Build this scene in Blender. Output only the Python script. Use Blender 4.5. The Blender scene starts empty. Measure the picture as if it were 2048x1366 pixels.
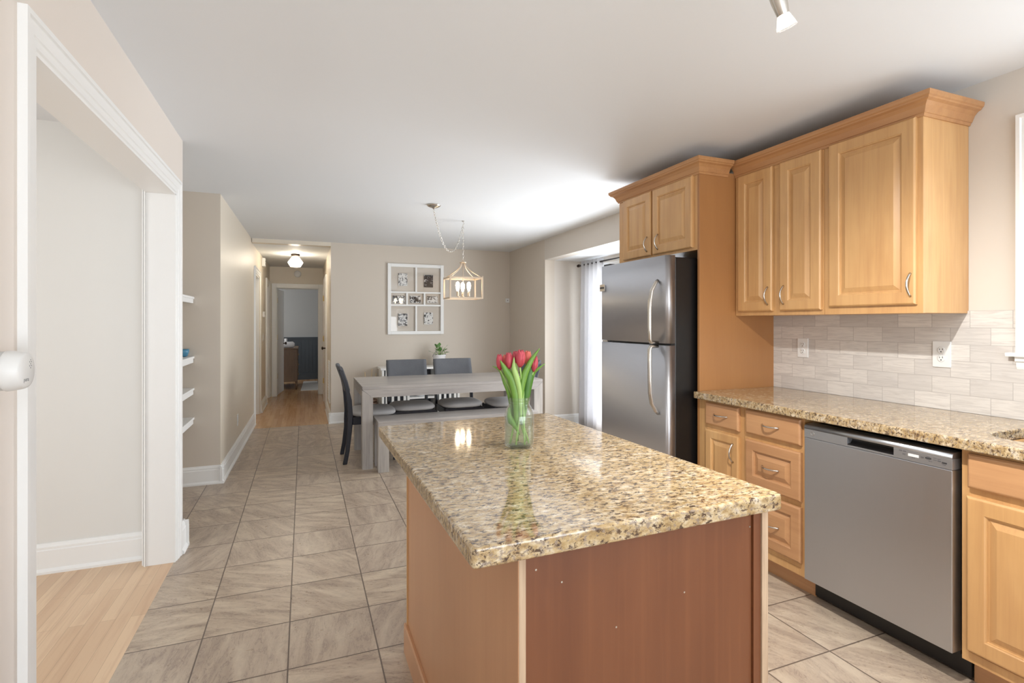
import bpy, bmesh, math, random
from mathutils import Vector, Matrix
random.seed(7)
PI = math.pi
scene = bpy.context.scene
COL = scene.collection

# ------------------------------------------------------------------ camera, world, light, exposure
cam_data = bpy.data.cameras.new('camera')
cam = bpy.data.objects.new('camera', cam_data); COL.objects.link(cam)
cam.location = (0, 0, 1.33)
cam.rotation_euler = (PI/2, 0, -math.atan(417/1046))
cam_data.sensor_width = 36; cam_data.lens = 1046/2048*36
cam_data.shift_y = -38/2048
cam_data.clip_start = 0.02
scene.camera = cam
scene.view_settings.view_transform = 'Standard'
scene.view_settings.look = 'None'
scene.view_settings.exposure = 0.66
scene.view_settings.gamma = 1.0
try: scene.view_settings.use_curve_mapping = False
except Exception: pass

world = bpy.data.worlds.new('world'); scene.world = world; world.use_nodes = True
wn = world.node_tree.nodes; bgn = wn['Background']
bgn.inputs[0].default_value = (0.90, 0.95, 1.0, 1); bgn.inputs[1].default_value = 0.5

def area(name, loc, rot, sx, sy, power, col=(1, 1, 1)):
    l = bpy.data.lights.new(name, 'AREA'); l.shape = 'RECTANGLE'; l.size = sx; l.size_y = sy
    l.energy = power; l.color = col
    o = bpy.data.objects.new(name, l); COL.objects.link(o); o.location = loc; o.rotation_euler = rot
    return o
# daylight through the sliding door of the dining niche (shines towards -X)
area('daylight_sliding_door', (3.50, 4.65, 1.02), (0, PI/2+0.04, 0), 1.85, 2.1, 82, (0.90, 0.95, 1.0))
# daylight through the window above the sink
area('daylight_sink_window', (2.95, 0.68, 1.68), (0, PI/2, 0), 1.0, 0.95, 9, (0.95, 0.98, 1.0))
# added fill lamp behind the camera, unseen, tilted up to brighten the ceiling
area('rear_ceiling_fill', (0.9, -2.6, 1.0), (PI/2+0.95, 0, 0), 4.2, 1.8, 108, (0.88, 0.94, 1.0))
# added area lamp, out of view, brightening the adjoining room on the left
area('side_room_fill', (-3.6, 1.2, 1.4), (0, -PI/2-0.15, 0), 1.8, 2.2, 33, (0.95, 0.98, 1.0))
# unseen lamp added in the bedroom so light spills into the hall
area('bedroom_fill', (-1.9, 12.0, 1.6), (0, -PI/2, 0), 1.0, 1.2, 15, (1.0, 0.98, 0.95))

# ------------------------------------------------------------------ material helpers
def S(r, g, b):
    f = lambda v: (v/255/12.92) if v/255 <= 0.04045 else ((v/255+0.055)/1.055)**2.4
    return (f(r), f(g), f(b), 1)
class NT:
    def __init__(s, name):
        s.m = bpy.data.materials.new(name); s.m.use_nodes = True
        s.t = s.m.node_tree; s.b = s.t.nodes['Principled BSDF']; s.out = s.t.nodes['Material Output']
    def n(s, typ, ins=None, **kw):
        nd = s.t.nodes.new(typ)
        for k, v in kw.items(): setattr(nd, k, v)
        for k, v in (ins or {}).items(): s.set(nd.inputs[k], v)
        return nd
    def set(s, sock, v):
        if isinstance(v, bpy.types.NodeSocket): s.t.links.new(v, sock)
        elif isinstance(v, bpy.types.Node): s.t.links.new(v.outputs[0], sock)
        else: sock.default_value = v
    def p(s, **kw):
        for k, v in kw.items(): s.set(s.b.inputs[k.replace('_', ' ')], v)
    def coords(s, kind='Object', scale=(1, 1, 1), loc=(0, 0, 0), rot=(0, 0, 0)):
        tc = s.n('ShaderNodeTexCoord')
        return s.n('ShaderNodeMapping', {'Vector': tc.outputs[kind], 'Scale': scale, 'Location': loc, 'Rotation': rot}).outputs[0]
    def world(s, scale=(1, 1, 1), loc=(0, 0, 0), rot=(0, 0, 0)):
        g = s.n('ShaderNodeNewGeometry')
        return s.n('ShaderNodeMapping', {'Vector': g.outputs['Position'], 'Scale': scale, 'Location': loc, 'Rotation': rot}).outputs[0]
    def noise(s, vec, scale=5, detail=4, rough=0.5, dist=0):
        return s.n('ShaderNodeTexNoise', {'Vector': vec, 'Scale': scale, 'Detail': detail, 'Roughness': rough, 'Distortion': dist}).outputs[0]
    def ramp(s, fac, stops, interp='LINEAR'):
        nd = s.n('ShaderNodeValToRGB', {'Fac': fac}); cr = nd.color_ramp; cr.interpolation = interp
        while len(cr.elements) < len(stops): cr.elements.new(0.5)
        for e, (pos, c) in zip(cr.elements, stops):
            e.position = pos; e.color = c if len(c) == 4 else (*c, 1)
        return nd.outputs[0]
    def mix(s, fac, a, b, mode='MIX'):
        nd = s.n('ShaderNodeMix', data_type='RGBA', blend_type=mode)
        s.set(nd.inputs[0], fac); s.set(nd.inputs[6], a); s.set(nd.inputs[7], b)
        return nd.outputs[2]
    def math(s, op, a, b=0.0):
        nd = s.n('ShaderNodeMath', operation=op); s.set(nd.inputs[0], a); s.set(nd.inputs[1], b); return nd.outputs[0]
    def bump(s, h, strength=0.3, dist=0.002):
        nd = s.n('ShaderNodeBump', {'Height': h, 'Strength': strength, 'Distance': dist}); s.set(s.b.inputs['Normal'], nd.outputs[0])

def plain(name, c, rough=0.5, metal=0.0, **kw):
    m = NT(name); m.p(Base_Color=c, Roughness=rough, Metallic=metal, **kw); return m.m
def paint(name, c, rough=0.55, sc=90, st=0.08):
    m = NT(name); v = m.world()
    m.p(Base_Color=c, Roughness=rough); m.bump(m.noise(v, sc, 3), st, 0.001); return m.m
def wood(name, c1, c2, c3, axis='Z', rough=0.3, blotch=0.5, coat=0.15, fine=1.0):
    m = NT(name)
    def sc(a, b):
        return {'X': (b, a, a), 'Y': (a, b, a), 'Z': (a, a, b)}[axis]
    v1 = m.world(sc(3.0, 0.9)); v2 = m.world(sc(26*fine, 1.6*fine)); v3 = m.world(sc(110*fine, 3.5*fine))
    n1 = m.noise(v1, 1.6, 3, 0.5, 0.6); n2 = m.noise(v2, 1, 4, 0.6, 0.4); n3 = m.noise(v3, 1, 3, 0.6)
    base = m.mix(m.ramp(n1, [(0.3, (0, 0, 0)), (0.72, (1, 1, 1))]), c1, c2)
    k = m.mix(m.ramp(n2, [(0.42, (0, 0, 0)), (0.75, (blotch,)*3)]), base, c3)
    k = m.mix(m.ramp(n3, [(0.5, (0, 0, 0)), (0.8, (0.25,)*3)]), k, c3)
    m.p(Base_Color=k, Roughness=rough, Coat_Weight=coat, Coat_Roughness=0.25)
    m.bump(n3, 0.05, 0.001)
    return m.m

MAPLE = wood('maple_honey', S(210, 167, 114), S(195, 149, 97), S(170, 122, 78), 'Z', 0.34, 0.4, 0.25)
MAPLE_RAIL = wood('maple_honey_rail', S(198, 152, 108), S(183, 136, 95), S(158, 110, 74), 'Y', 0.34, 0.4, 0.25)
CROWN = wood('maple_crown', S(192, 144, 96), S(176, 126, 82), S(150, 102, 66), 'Y', 0.32, 0.4, 0.3)
PANELW = wood('maple_panel_smooth', S(172, 122, 74), S(166, 116, 70), S(158, 108, 64), 'Z', 0.38, 0.2, 0.2)
ISLE_SIDE = wood('island_side_veneer', S(196, 146, 106), S(186, 136, 98), S(176, 126, 90), 'Z', 0.33, 0.25, 0.2)
ISLE_BACK = wood('island_red_veneer', S(114, 67, 38), S(100, 56, 30), S(148, 94, 58), 'Z', 0.42, 0.15, 0.1, 0.4)
PLY = wood('raw_plywood_edge', S(196, 172, 145), S(178, 150, 122), S(120, 88, 64), 'Z', 0.7, 0.5, 0.0, 2.0)
GREYWOOD_X = wood('weathered_grey_oak', S(186, 180, 174), S(168, 162, 158), S(134, 128, 126), 'X', 0.38, 0.7, 0.1, 1.2)
GREYWOOD_Z = wood('weathered_grey_oak_upright', S(184, 178, 170), S(166, 160, 156), S(130, 124, 120), 'Z', 0.45, 0.7, 0.05, 1.2)
DRESSERW = wood('brown_dresser_wood', S(118, 92, 66), S(102, 78, 56), S(80, 60, 44), 'Z', 0.5)
WHITE = paint('white_trim_paint', S(240, 240, 238), 0.35, 60, 0.03)
CREAMDOOR = paint('cream_door_paint', S(236, 232, 226), 0.4, 60, 0.03)
WALL = paint('beige_wall_paint', S(212, 205, 196), 0.5)
WALL_BACK = paint('taupe_wall_paint', S(208, 198, 185), 0.5)
WALL_HALL = paint('hall_wall_paint', S(222, 212, 196), 0.45)
WALL_LEFT = paint('warm_wall_paint', S(228, 219, 210), 0.5)
WALL_SIDE = paint('side_room_paint', S(226, 225, 221), 0.5)
CEIL = paint('ceiling_paint', S(232, 235, 238), 0.7, 120, 0.1)
BEDWALL = paint('bedroom_grey_paint', S(170, 172, 172), 0.6)
STEEL_DARKPLASTIC = plain('black_textured_plastic', S(19, 17, 17), 0.38)
BLACK = plain('black_plastic', S(16, 16, 18), 0.5)
NAVY = plain('dark_navy_lacquer', S(22, 24, 36), 0.35)
NICKEL = plain('brushed_nickel', S(205, 200, 192), 0.25, 1.0)
BRASS = plain('aged_brass', S(176, 148, 96), 0.35, 1.0)
BRONZE = plain('dark_bronze', S(58, 48, 42), 0.4, 0.8)
CHAMPAGNE = plain('champagne_metal', S(206, 188, 166), 0.35, 0.5)
PLASTIC = plain('white_plastic', S(228, 228, 226), 0.35)
PLASTIC_GREY = plain('light_grey_print', S(150, 150, 150), 0.6)
GREYPRINT = plain('dark_print', S(52, 52, 54), 0.5)
CERAMIC = plain('white_ceramic', S(238, 238, 240), 0.2)
TEAL = plain('teal_glaze', S(70, 130, 160), 0.3)
WICKER = wood('brown_wicker', S(126, 96, 72), S(90, 66, 50), S(60, 44, 34), 'X', 0.7, 0.8)
DRIEDSTEM = plain('dried_stem', S(214, 190, 150), 0.7)
RUG = paint('pale_rug', S(205, 205, 203), 0.9, 300, 0.5)
WAINS = paint('slate_wainscot_paint', S(68, 76, 84), 0.45, 60, 0.03)

def steel(name, c, rough, axis='Y', var=0.05):
    m = NT(name)
    sc = {'Y': (1200, 6, 1200), 'Z': (900, 900, 5)}[axis]
    n = m.noise(m.world(sc), 1, 2)
    m.p(Base_Color=c, Metallic=1.0, Roughness=m.ramp(n, [(0.3, (rough-var,)*3), (0.7, (rough+var,)*3)]))
    m.bump(n, 0.04, 0.0005)
    return m.m
STEEL = steel('brushed_stainless', S(192, 193, 198), 0.42)
STEEL_DW = steel('dishwasher_stainless', S(192, 196, 203), 0.36, 'Z')
STEEL_PANEL = plain('dishwasher_panel_grey', S(168, 170, 174), 0.38, 0.8)

def make_fabric(name, c, d, sc=350):
    m = NT(name); n = m.noise(m.coords('Object'), sc, 2); n2 = m.noise(m.coords('Object'), 9, 3)
    m.p(Base_Color=m.mix(m.math('MULTIPLY', m.math('ADD', n, n2), 0.5), c, d), Roughness=0.9)
    m.bump(n, 0.25, 0.001); return m.m
CUSHION = make_fabric('grey_seat_fabric', S(206, 204, 203), S(180, 178, 178))
BACKFAB = make_fabric('charcoal_faux_leather', S(112, 114, 118), S(72, 74, 80), 160)
CURTAIN = make_fabric('white_curtain_linen', S(240, 240, 242), S(222, 222, 226), 260)
_nt = CURTAIN.node_tree; _tl = _nt.nodes.new('ShaderNodeBsdfTranslucent'); _tl.inputs[0].default_value = (0.85, 0.85, 0.86, 1)
_mx = _nt.nodes.new('ShaderNodeMixShader'); _mx.inputs[0].default_value = 0.4
_nt.links.new(_nt.nodes['Principled BSDF'].outputs[0], _mx.inputs[1]); _nt.links.new(_tl.outputs[0], _mx.inputs[2]); _nt.links.new(_mx.outputs[0], _nt.nodes['Material Output'].inputs[0])

def granite():
    m = NT('speckled_tan_granite'); v = m.world((1, 1, 1))
    vs = m.world((1.0, 1.9, 1.5), rot=(0, 0, 0.35))
    n1 = m.noise(vs, 30, 6, 0.7, 0.2); n2 = m.noise(vs, 70, 5, 0.65, 0.2); n3 = m.noise(vs, 52, 6, 0.74, 0.25); n4 = m.noise(vs, 9, 3, 0.5)
    c = m.ramp(n1, [(0.34, S(124, 98, 70)), (0.44, S(168, 142, 102)), (0.54, S(196, 176, 142)), (0.67, S(214, 204, 188))])
    c = m.mix(m.ramp(n4, [(0.38, (0, 0, 0)), (0.62, (0.45,)*3)]), c, S(172, 146, 100))
    c = m.mix(m.ramp(n2, [(0.53, (0, 0, 0)), (0.61, (0.8,)*3)]), c, S(136, 122, 112))
    c = m.mix(m.ramp(n3, [(0.415, (1, 1, 1)), (0.47, (0, 0, 0))]), c, S(84, 66, 52))
    vo = m.n('ShaderNodeTexVoronoi', {'Vector': vs, 'Scale': 120.0, 'Randomness': 1.0})
    sp = m.ramp(vo.outputs['Distance'], [(0.10, (1, 1, 1)), (0.22, (0, 0, 0))])
    gate = m.ramp(n3, [(0.46, (1, 1, 1)), (0.54, (0, 0, 0))])
    c = m.mix(m.math('MULTIPLY', sp, gate), c, S(48, 42, 44))
    m.p(Base_Color=c, Roughness=0.07, Coat_Weight=0.2, Coat_Roughness=0.03)
    return m.m
GRANITE = granite()

def tilefloor():
    m = NT('stone_look_floor_tile')
    g = m.n('ShaderNodeNewGeometry')
    P = 0.3390; Q = 0.3447
    v = m.n('ShaderNodeMapping', {'Vector': g.outputs['Position'], 'Location': (0.0560/P+20, (-2.180/Q)+20, 0), 'Scale': (1/P, 1/Q, 1)}, vector_type='TEXTURE')
    v = m.n('ShaderNodeMapping', {'Vector': g.outputs['Position'], 'Location': (0.0560/P+20, -2.180/Q+20, 0), 'Scale': (1/P, 1/Q, 1)}).outputs[0]
    sep = m.n('ShaderNodeSeparateXYZ', {'Vector': v})
    fx = m.math('FRACT', sep.outputs[0]); fy = m.math('FRACT', sep.outputs[1])
    ex = m.math('MINIMUM', fx, m.math('SUBTRACT', 1.0, fx)); ey = m.math('MINIMUM', fy, m.math('SUBTRACT', 1.0, fy))
    e = m.math('MINIMUM', ex, ey)
    grout = m.ramp(e, [(0.0060, (1, 1, 1)), (0.0100, (0, 0, 0))])
    fl = m.n('ShaderNodeVectorMath', {0: v}, operation='FLOOR')
    wn_ = m.n('ShaderNodeTexWhiteNoise', {'Vector': fl.outputs[0]}, noise_dimensions='3D')
    off = m.n('ShaderNodeVectorMath', {0: wn_.outputs['Color'], 1: (40, 40, 40)}, operation='MULTIPLY')
    pos = m.n('ShaderNodeVectorMath', {0: g.outputs['Position'], 1: off.outputs[0]}, operation='ADD')
    rotv = m.n('ShaderNodeVectorRotate', {'Vector': pos.outputs[0], 'Angle': m.math('MULTIPLY', wn_.outputs['Value'], 2.2)}, rotation_type='Z_AXIS').outputs[0]
    pv = m.n('ShaderNodeMapping', {'Vector': rotv, 'Scale': (1.0, 4.2, 1), 'Rotation': (0, 0, 0.35)}).outputs[0]
    n1 = m.noise(pv, 3.2, 5, 0.6, 0.7); n2 = m.noise(pv, 9, 6, 0.65, 1.2)
    n3 = m.noise(pos.outputs[0], 30, 5, 0.7)
    c = m.ramp(n1, [(0.30, S(162, 143, 124)), (0.48, S(184, 165, 144)), (0.66, S(204, 187, 164))])
    vein = m.ramp(n2, [(0.455, (0, 0, 0)), (0.495, (0.85,)*3), (0.515, (0, 0, 0))])
    vein = m.math('MULTIPLY', vein, m.ramp(n1, [(0.42, (1,)*3), (0.58, (0.12,)*3)]))
    c = m.mix(vein, c, S(126, 108, 96))
    n5 = m.noise(pv, 4.5, 7, 0.7, 2.2)
    crack = m.ramp(n5, [(0.488, (0, 0, 0)), (0.5, (0.7,)*3), (0.508, (0, 0, 0))])
    gate = m.ramp(m.noise(pos.outputs[0], 5, 2), [(0.5, (0, 0, 0)), (0.6, (1, 1, 1))])
    c = m.mix(m.math('MULTIPLY', crack, gate), c, S(92, 76, 66))
    c = m.mix(m.ramp(n3, [(0.45, (0, 0, 0)), (0.75, (0.35,)*3)]), c, S(160, 144, 130))
    c = m.mix(m.math('MULTIPLY', wn_.outputs['Value'], 0.30), c, S(158, 144, 134))
    c = m.mix(grout, c, S(98, 84, 74))
    m.p(Base_Color=c, Roughness=m.ramp(n3, [(0.3, (0.26,)*3), (0.8, (0.4,)*3)]))
    h = m.math('SUBTRACT', m.math('MULTIPLY', n2, 0.25), m.math('MULTIPLY', grout, 1.0))
    m.bump(h, 0.35, 0.003)
    return m.m
TILE = tilefloor()

def woodfloor(name, c1, c2, c3, w=0.057, rough=0.28):
    m = NT(name); g = m.n('ShaderNodeNewGeometry')
    # strips run along Y: brick u axis = Y, v axis = X
    sep = m.n('ShaderNodeSeparateXYZ', {'Vector': g.outputs['Position']})
    uv = m.n('ShaderNodeCombineXYZ', {0: sep.outputs[1], 1: sep.outputs[0], 2: 0.0})
    uv = m.n('ShaderNodeMapping', {'Vector': uv.outputs[0], 'Location': (13.0, 7*0.057+0.668, 0)}).outputs[0]
    br = m.n('ShaderNodeTexBrick', {'Vector': uv, 'Color1': (0, 0, 0, 1), 'Color2': (1, 1, 1, 1), 'Mortar': (0.5, 0.5, 0.5, 1), 'Scale': 1.0, 'Mortar Size': 0.0006, 'Brick Width': 0.85, 'Row Height': w}, offset=0.37, offset_frequency=2)
    vv = m.n('ShaderNodeMapping', {'Vector': g.outputs['Position'], 'Scale': (30, 1.6, 1)}).outputs[0]
    n1 = m.noise(vv, 1.0, 5, 0.6, 0.5); n2 = m.noise(vv, 4.0, 3, 0.6)
    c = m.mix(br.outputs['Color'], c1, c2)
    c = m.mix(m.ramp(n1, [(0.48, (0, 0, 0)), (0.75, (0.6,)*3)]), c, c3)
    c = m.mix(m.ramp(n2, [(0.55, (0, 0, 0)), (0.8, (0.3,)*3)]), c, c3)
    c = m.mix(m.math('MULTIPLY', br.outputs['Fac'], 0.6), c, S(120, 92, 66))
    m.p(Base_Color=c, Roughness=rough)
    return m.m
OAK = woodfloor('light_oak_strips', S(226, 196, 162), S(210, 176, 142), S(190, 150, 118))
OAK_HALL = woodfloor('hall_oak_strips', S(206, 168, 124), S(186, 144, 102), S(160, 116, 80), rough=0.22)

def backsplash_mat():
    m = NT('grey_stone_subway_tile'); g = m.n('ShaderNodeNewGeometry')
    sep = m.n('ShaderNodeSeparateXYZ', {'Vector': g.outputs['Position']})
    u = m.n('ShaderNodeCombineXYZ', {0: m.math('ADD', sep.outputs[1], 3.1000-0.012), 1: m.math('ADD', sep.outputs[2], -0.9145+0.0782*2), 2: 0.0}).outputs[0]
    br = m.n('ShaderNodeTexBrick', {'Vector': u, 'Color1': (0, 0, 0, 1), 'Color2': (1, 1, 1, 1), 'Mortar': (0.5, 0.5, 0.5, 1), 'Scale': 1.0, 'Mortar Size': 0.0011, 'Mortar Smooth': 0.1, 'Brick Width': 0.1565, 'Row Height': 0.0782}, offset=0.5, offset_frequency=2)
    off = m.math('MULTIPLY', br.outputs['Color'], 30)
    vv = m.n('ShaderNodeCombineXYZ', {0: m.math('ADD', m.math('MULTIPLY', sep.outputs[1], 6), off), 1: m.math('ADD', m.math('MULTIPLY', sep.outputs[2], 75), off), 2: 0.0}).outputs[0]
    n1 = m.noise(vv, 1.0, 4, 0.6, 1.5)
    base = m.ramp(br.outputs['Color'], [(0.1, S(204, 199, 194)), (0.5, S(215, 210, 204)), (0.9, S(222, 217, 211))])
    c = m.mix(m.ramp(n1, [(0.42, (0, 0, 0)), (0.72, (0.65,)*3)]), base, S(180, 174, 170))
    c = m.mix(m.math('MULTIPLY', br.outputs['Fac'], 0.9), c, S(170, 164, 160))
    m.p(Base_Color=c, Roughness=0.35)
    m.bump(m.math('SUBTRACT', m.math('MULTIPLY', n1, 0.15), br.outputs['Fac']), 0.3, 0.002)
    return m.m
SPLASH = backsplash_mat()

def glass_thin(name, tint=(1, 1, 1, 1), ior=1.45, whiten=0.0):
    m = NT(name)
    lw = m.n('ShaderNodeLayerWeight', {'Blend': 0.5}); fr = m.math('ADD', m.math('MULTIPLY', m.math('POWER', lw.outputs['Facing'], 3.0), 0.7), ((ior-1)/(ior+1))**2); tr = m.n('ShaderNodeBsdfTransparent', {'Color': tint}); gl = m.n('ShaderNodeBsdfGlossy', {'Roughness': 0.02})
    mx = m.n('ShaderNodeMixShader', {0: fr, 1: tr.outputs[0], 2: gl.outputs[0]})
    o = mx.outputs[0]
    if whiten:
        tl = m.n('ShaderNodeBsdfTranslucent', {'Color': (1, 1, 1, 1)})
        o = m.n('ShaderNodeMixShader', {0: whiten, 1: o, 2: tl.outputs[0]}).outputs[0]
    m.t.links.new(o, m.out.inputs[0]); return m.m
PANE = glass_thin('window_pane')
SHADEGLASS = glass_thin('faceted_shade_glass', ior=1.6, whiten=0.35)
def glass_solid(name, c, ior, rough=0.0):
    m = NT(name); m.p(Base_Color=c, Roughness=rough, IOR=ior, Transmission_Weight=1.0); return m.m
JARGLASS = glass_thin('clear_jar_glass', (0.965, 0.985, 0.975, 1), 1.6, whiten=0.07)
WATER = glass_thin('water', (0.93, 0.98, 0.92, 1), 1.2, whiten=0.04)
def emit(name, c, s):
    m = NT(name); m.p(Base_Color=(0, 0, 0, 1), Emission_Color=c, Emission_Strength=s); return m.m
BULB = emit('warm_bulb_glow', (1, 0.80, 0.56, 1), 20)
BULB_HALL = emit('hall_bulb_glow', (1, 0.88, 0.70, 1), 240)
SPOTGLOW = emit('spot_lamp_glow', (1, 0.97, 0.9, 1), 8)
LEAF = None
def leafmat(name, c1, c2, trans=0.25):
    m = NT(name); v = m.coords('Object', (120, 120, 6))
    m.p(Base_Color=m.mix(m.noise(v, 1, 3), c1, c2), Roughness=0.42)
    m.p(Subsurface_Weight=0.0)
    return m.m
LEAF = leafmat('tulip_leaf_green', S(78, 128, 44), S(122, 160, 68))
LEAF2 = leafmat('tulip_leaf_dark', S(52, 98, 36), S(84, 130, 50))
STEM = leafmat('tulip_stem_pale', S(168, 196, 120), S(140, 176, 92))
PETAL = leafmat('tulip_petal_red', S(180, 58, 66), S(176, 72, 88))
PETAL2 = leafmat('tulip_petal_coral', S(200, 76, 72), S(212, 120, 100))
PLANTG = leafmat('potted_leaf_green', S(66, 116, 50), S(120, 160, 90))

def photo_mat(name, seed, dark):
    m = NT(name); v = m.coords('Object', (1, 1, 1), (seed*3.1, seed*1.7, seed))
    n = m.noise(v, 26, 4, 0.6, 1.0)
    m.p(Base_Color=m.ramp(n, [(dark-0.04, S(40, 38, 38)), (dark+0.02, S(120, 116, 114)), (dark+0.08, S(226, 224, 220))]), Roughness=0.5)
    return m.m

# ------------------------------------------------------------------ geometry helpers
OFF = {}
class MB:
    def __init__(s): s.v = []; s.f = []; s.sm = []
    def add(s, verts, faces, smooth=False):
        n = len(s.v); s.v += [tuple(p) for p in verts]
        for f in faces: s.f.append(tuple(i+n for i in f)); s.sm.append(smooth)
        return s
    def box(s, x0, x1, y0, y1, z0, z1):
        if x0 > x1: x0, x1 = x1, x0
        if y0 > y1: y0, y1 = y1, y0
        if z0 > z1: z0, z1 = z1, z0
        return s.add([(x0,y0,z0),(x1,y0,z0),(x1,y1,z0),(x0,y1,z0),(x0,y0,z1),(x1,y0,z1),(x1,y1,z1),(x0,y1,z1)],
                     [(0,3,2,1),(4,5,6,7),(0,1,5,4),(1,2,6,5),(2,3,7,6),(3,0,4,7)])
    def prism(s, poly, z0, z1):           # poly CCW in XY
        n = len(poly); z0s = z0 if isinstance(z0, (list, tuple)) else [z0]*n; z1s = z1 if isinstance(z1, (list, tuple)) else [z1]*n
        vs = [(p[0], p[1], z) for p, z in zip(poly, z0s)] + [(p[0], p[1], z) for p, z in zip(poly, z1s)]
        fs = [tuple(range(n-1, -1, -1)), tuple(range(n, 2*n))] + [(i, (i+1) % n, n+(i+1) % n, n+i) for i in range(n)]
        return s.add(vs, fs)
    def extr(s, prof, axis, a0, a1, smooth=False):   # prof in the two other axes, extruded along axis
        n = len(prof)
        def mk(p, a): return {'X': (a, p[0], p[1]), 'Y': (p[0], a, p[1]), 'Z': (p[0], p[1], a)}[axis]
        vs = [mk(p, a0) for p in prof] + [mk(p, a1) for p in prof]
        s.add(vs, [tuple(range(n)), tuple(range(2*n-1, n-1, -1))])
        b = len(s.v)-2*n
        for i in range(n):
            s.f.append((b+i, b+n+i, b+n+(i+1) % n, b+(i+1) % n)); s.sm.append(smooth)
        return s
    def tube(s, path, r, seg=8, cap=True, flat=None):
        path = [Vector(p) for p in path]; n = len(path); rs = r if isinstance(r, (list, tuple)) else [r]*n
        b = len(s.v); up = Vector((0, 0, 1)); prev = None
        for i, p in enumerate(path):
            t = (path[min(i+1, n-1)]-path[max(i-1, 0)]).normalized()
            if prev is None:
                a = t.cross(up); a = t.cross(Vector((1, 0, 0))) if a.length < 1e-3 else a
            else: a = prev - t*prev.dot(t)
            a.normalize(); prev = a; c = t.cross(a)
            for k in range(seg):
                an = 2*PI*k/seg; rr = rs[i]; ry = rr*(flat or 1)
                s.v.append(tuple(p + a*math.cos(an)*rr + c*math.sin(an)*ry))
        for i in range(n-1):
            for k in range(seg):
                k2 = (k+1) % seg; s.f.append((b+i*seg+k, b+i*seg+k2, b+(i+1)*seg+k2, b+(i+1)*seg+k)); s.sm.append(True)
        if cap:
            s.f.append(tuple(b+k for k in range(seg-1, -1, -1))); s.sm.append(False)
            s.f.append(tuple(b+(n-1)*seg+k for k in range(seg))); s.sm.append(False)
        return s
    def lathe(s, prof, c=(0, 0, 0), seg=32, axis='Z', close=True, smooth=True):   # prof (r, h)
        b = len(s.v); n = len(prof); c = Vector(c)
        for r, h in prof:
            for k in range(seg):
                a = 2*PI*k/seg
                p = (r*math.cos(a), r*math.sin(a), h)
                if axis == 'X': p = (p[2], p[0], p[1])
                if axis == 'Y': p = (p[1], p[2], p[0])
                s.v.append(tuple(Vector(p)+c))
        for i in range(n-1):
            for k in range(seg):
                k2 = (k+1) % seg; s.f.append((b+i*seg+k, b+i*seg+k2, b+(i+1)*seg+k2, b+(i+1)*seg+k)); s.sm.append(smooth)
        if close:
            s.f.append(tuple(b+k for k in range(seg-1, -1, -1))); s.sm.append(False)
            s.f.append(tuple(b+(n-1)*seg+k for k in range(seg))); s.sm.append(False)
        return s
    def torus(s, c, R, r, M=None, sx=1.0, seg=10, sg=6):
        b = len(s.v); c = Vector(c)
        for i in range(seg):
            a = 2*PI*i/seg
            for j in range(sg):
                t = 2*PI*j/sg
                p = Vector(((R+r*math.cos(t))*math.cos(a)*sx, (R+r*math.cos(t))*math.sin(a), r*math.sin(t)))
                if M: p = M @ p
                s.v.append(tuple(p+c))
        for i in range(seg):
            for j in range(sg):
                i2 = (i+1) % seg; j2 = (j+1) % sg
                s.f.append((b+i*sg+j, b+i2*sg+j, b+i2*sg+j2, b+i*sg+j2)); s.sm.append(True)
        return s
    def rings(s, rects, smooth=False):      # nested quads: each ring = 4 points; first and last are capped
        b = len(s.v)
        for r in rects: s.v += [tuple(p) for p in r]
        for i in range(len(rects)-1):
            for k in range(4):
                k2 = (k+1) % 4; s.f.append((b+i*4+k, b+i*4+k2, b+(i+1)*4+k2, b+(i+1)*4+k)); s.sm.append(smooth)
        s.f.append((b+3, b+2, b+1, b)); s.sm.append(False)
        e = b+4*(len(rects)-1); s.f.append((e, e+1, e+2, e+3)); s.sm.append(False)
        return s

def props(o, label=None, cat=None, group=None, kind=None):
    if label: o['label'] = label
    if cat: o['category'] = cat
    if group: o['group'] = group
    if kind: o['kind'] = kind
    return o
def thing(name, loc, label, cat, group=None, kind=None, local=False):
    o = bpy.data.objects.new(name, None); COL.objects.link(o); o.location = loc; o.empty_display_size = 0.05
    OFF[o] = Vector((0, 0, 0)) if local else Vector(loc)
    return props(o, label, cat, group, kind)
def obj(name, mb, mat, parent=None, label=None, cat=None, group=None, kind=None, bevel=0, segs=2, mats=None, subsurf=0):
    vs = [Vector(v) for v in mb.v]
    lo = Vector([min(v[i] for v in vs) for i in range(3)]); hi = Vector([max(v[i] for v in vs) for i in range(3)])
    c = (lo+hi)/2
    me = bpy.data.meshes.new(name); me.from_pydata([v-c for v in vs], [], mb.f)
    me.polygons.foreach_set('use_smooth', mb.sm)
    bm = bmesh.new(); bm.from_mesh(me); bmesh.ops.recalc_face_normals(bm, faces=bm.faces); bm.to_mesh(me); bm.free()
    me.materials.append(mat); me.update()
    o = bpy.data.objects.new(name, me); COL.objects.link(o)
    if parent is not None: o.parent = parent; o.location = c-OFF[parent]
    else: o.location = c
    OFF[o] = c
    if bevel:
        md = o.modifiers.new('bevel', 'BEVEL'); md.width = bevel; md.segments = segs; md.limit_method = 'ANGLE'; md.angle_limit = math.radians(40)
    if subsurf:
        md = o.modifiers.new('subsurf', 'SUBSURF'); md.levels = subsurf; md.render_levels = subsurf
    return props(o, label, cat, group, kind)
def struct(name, mb, mat, parent=None, **kw):
    return obj(name, mb, mat, parent, kind=None if parent else 'structure', **kw)
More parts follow.
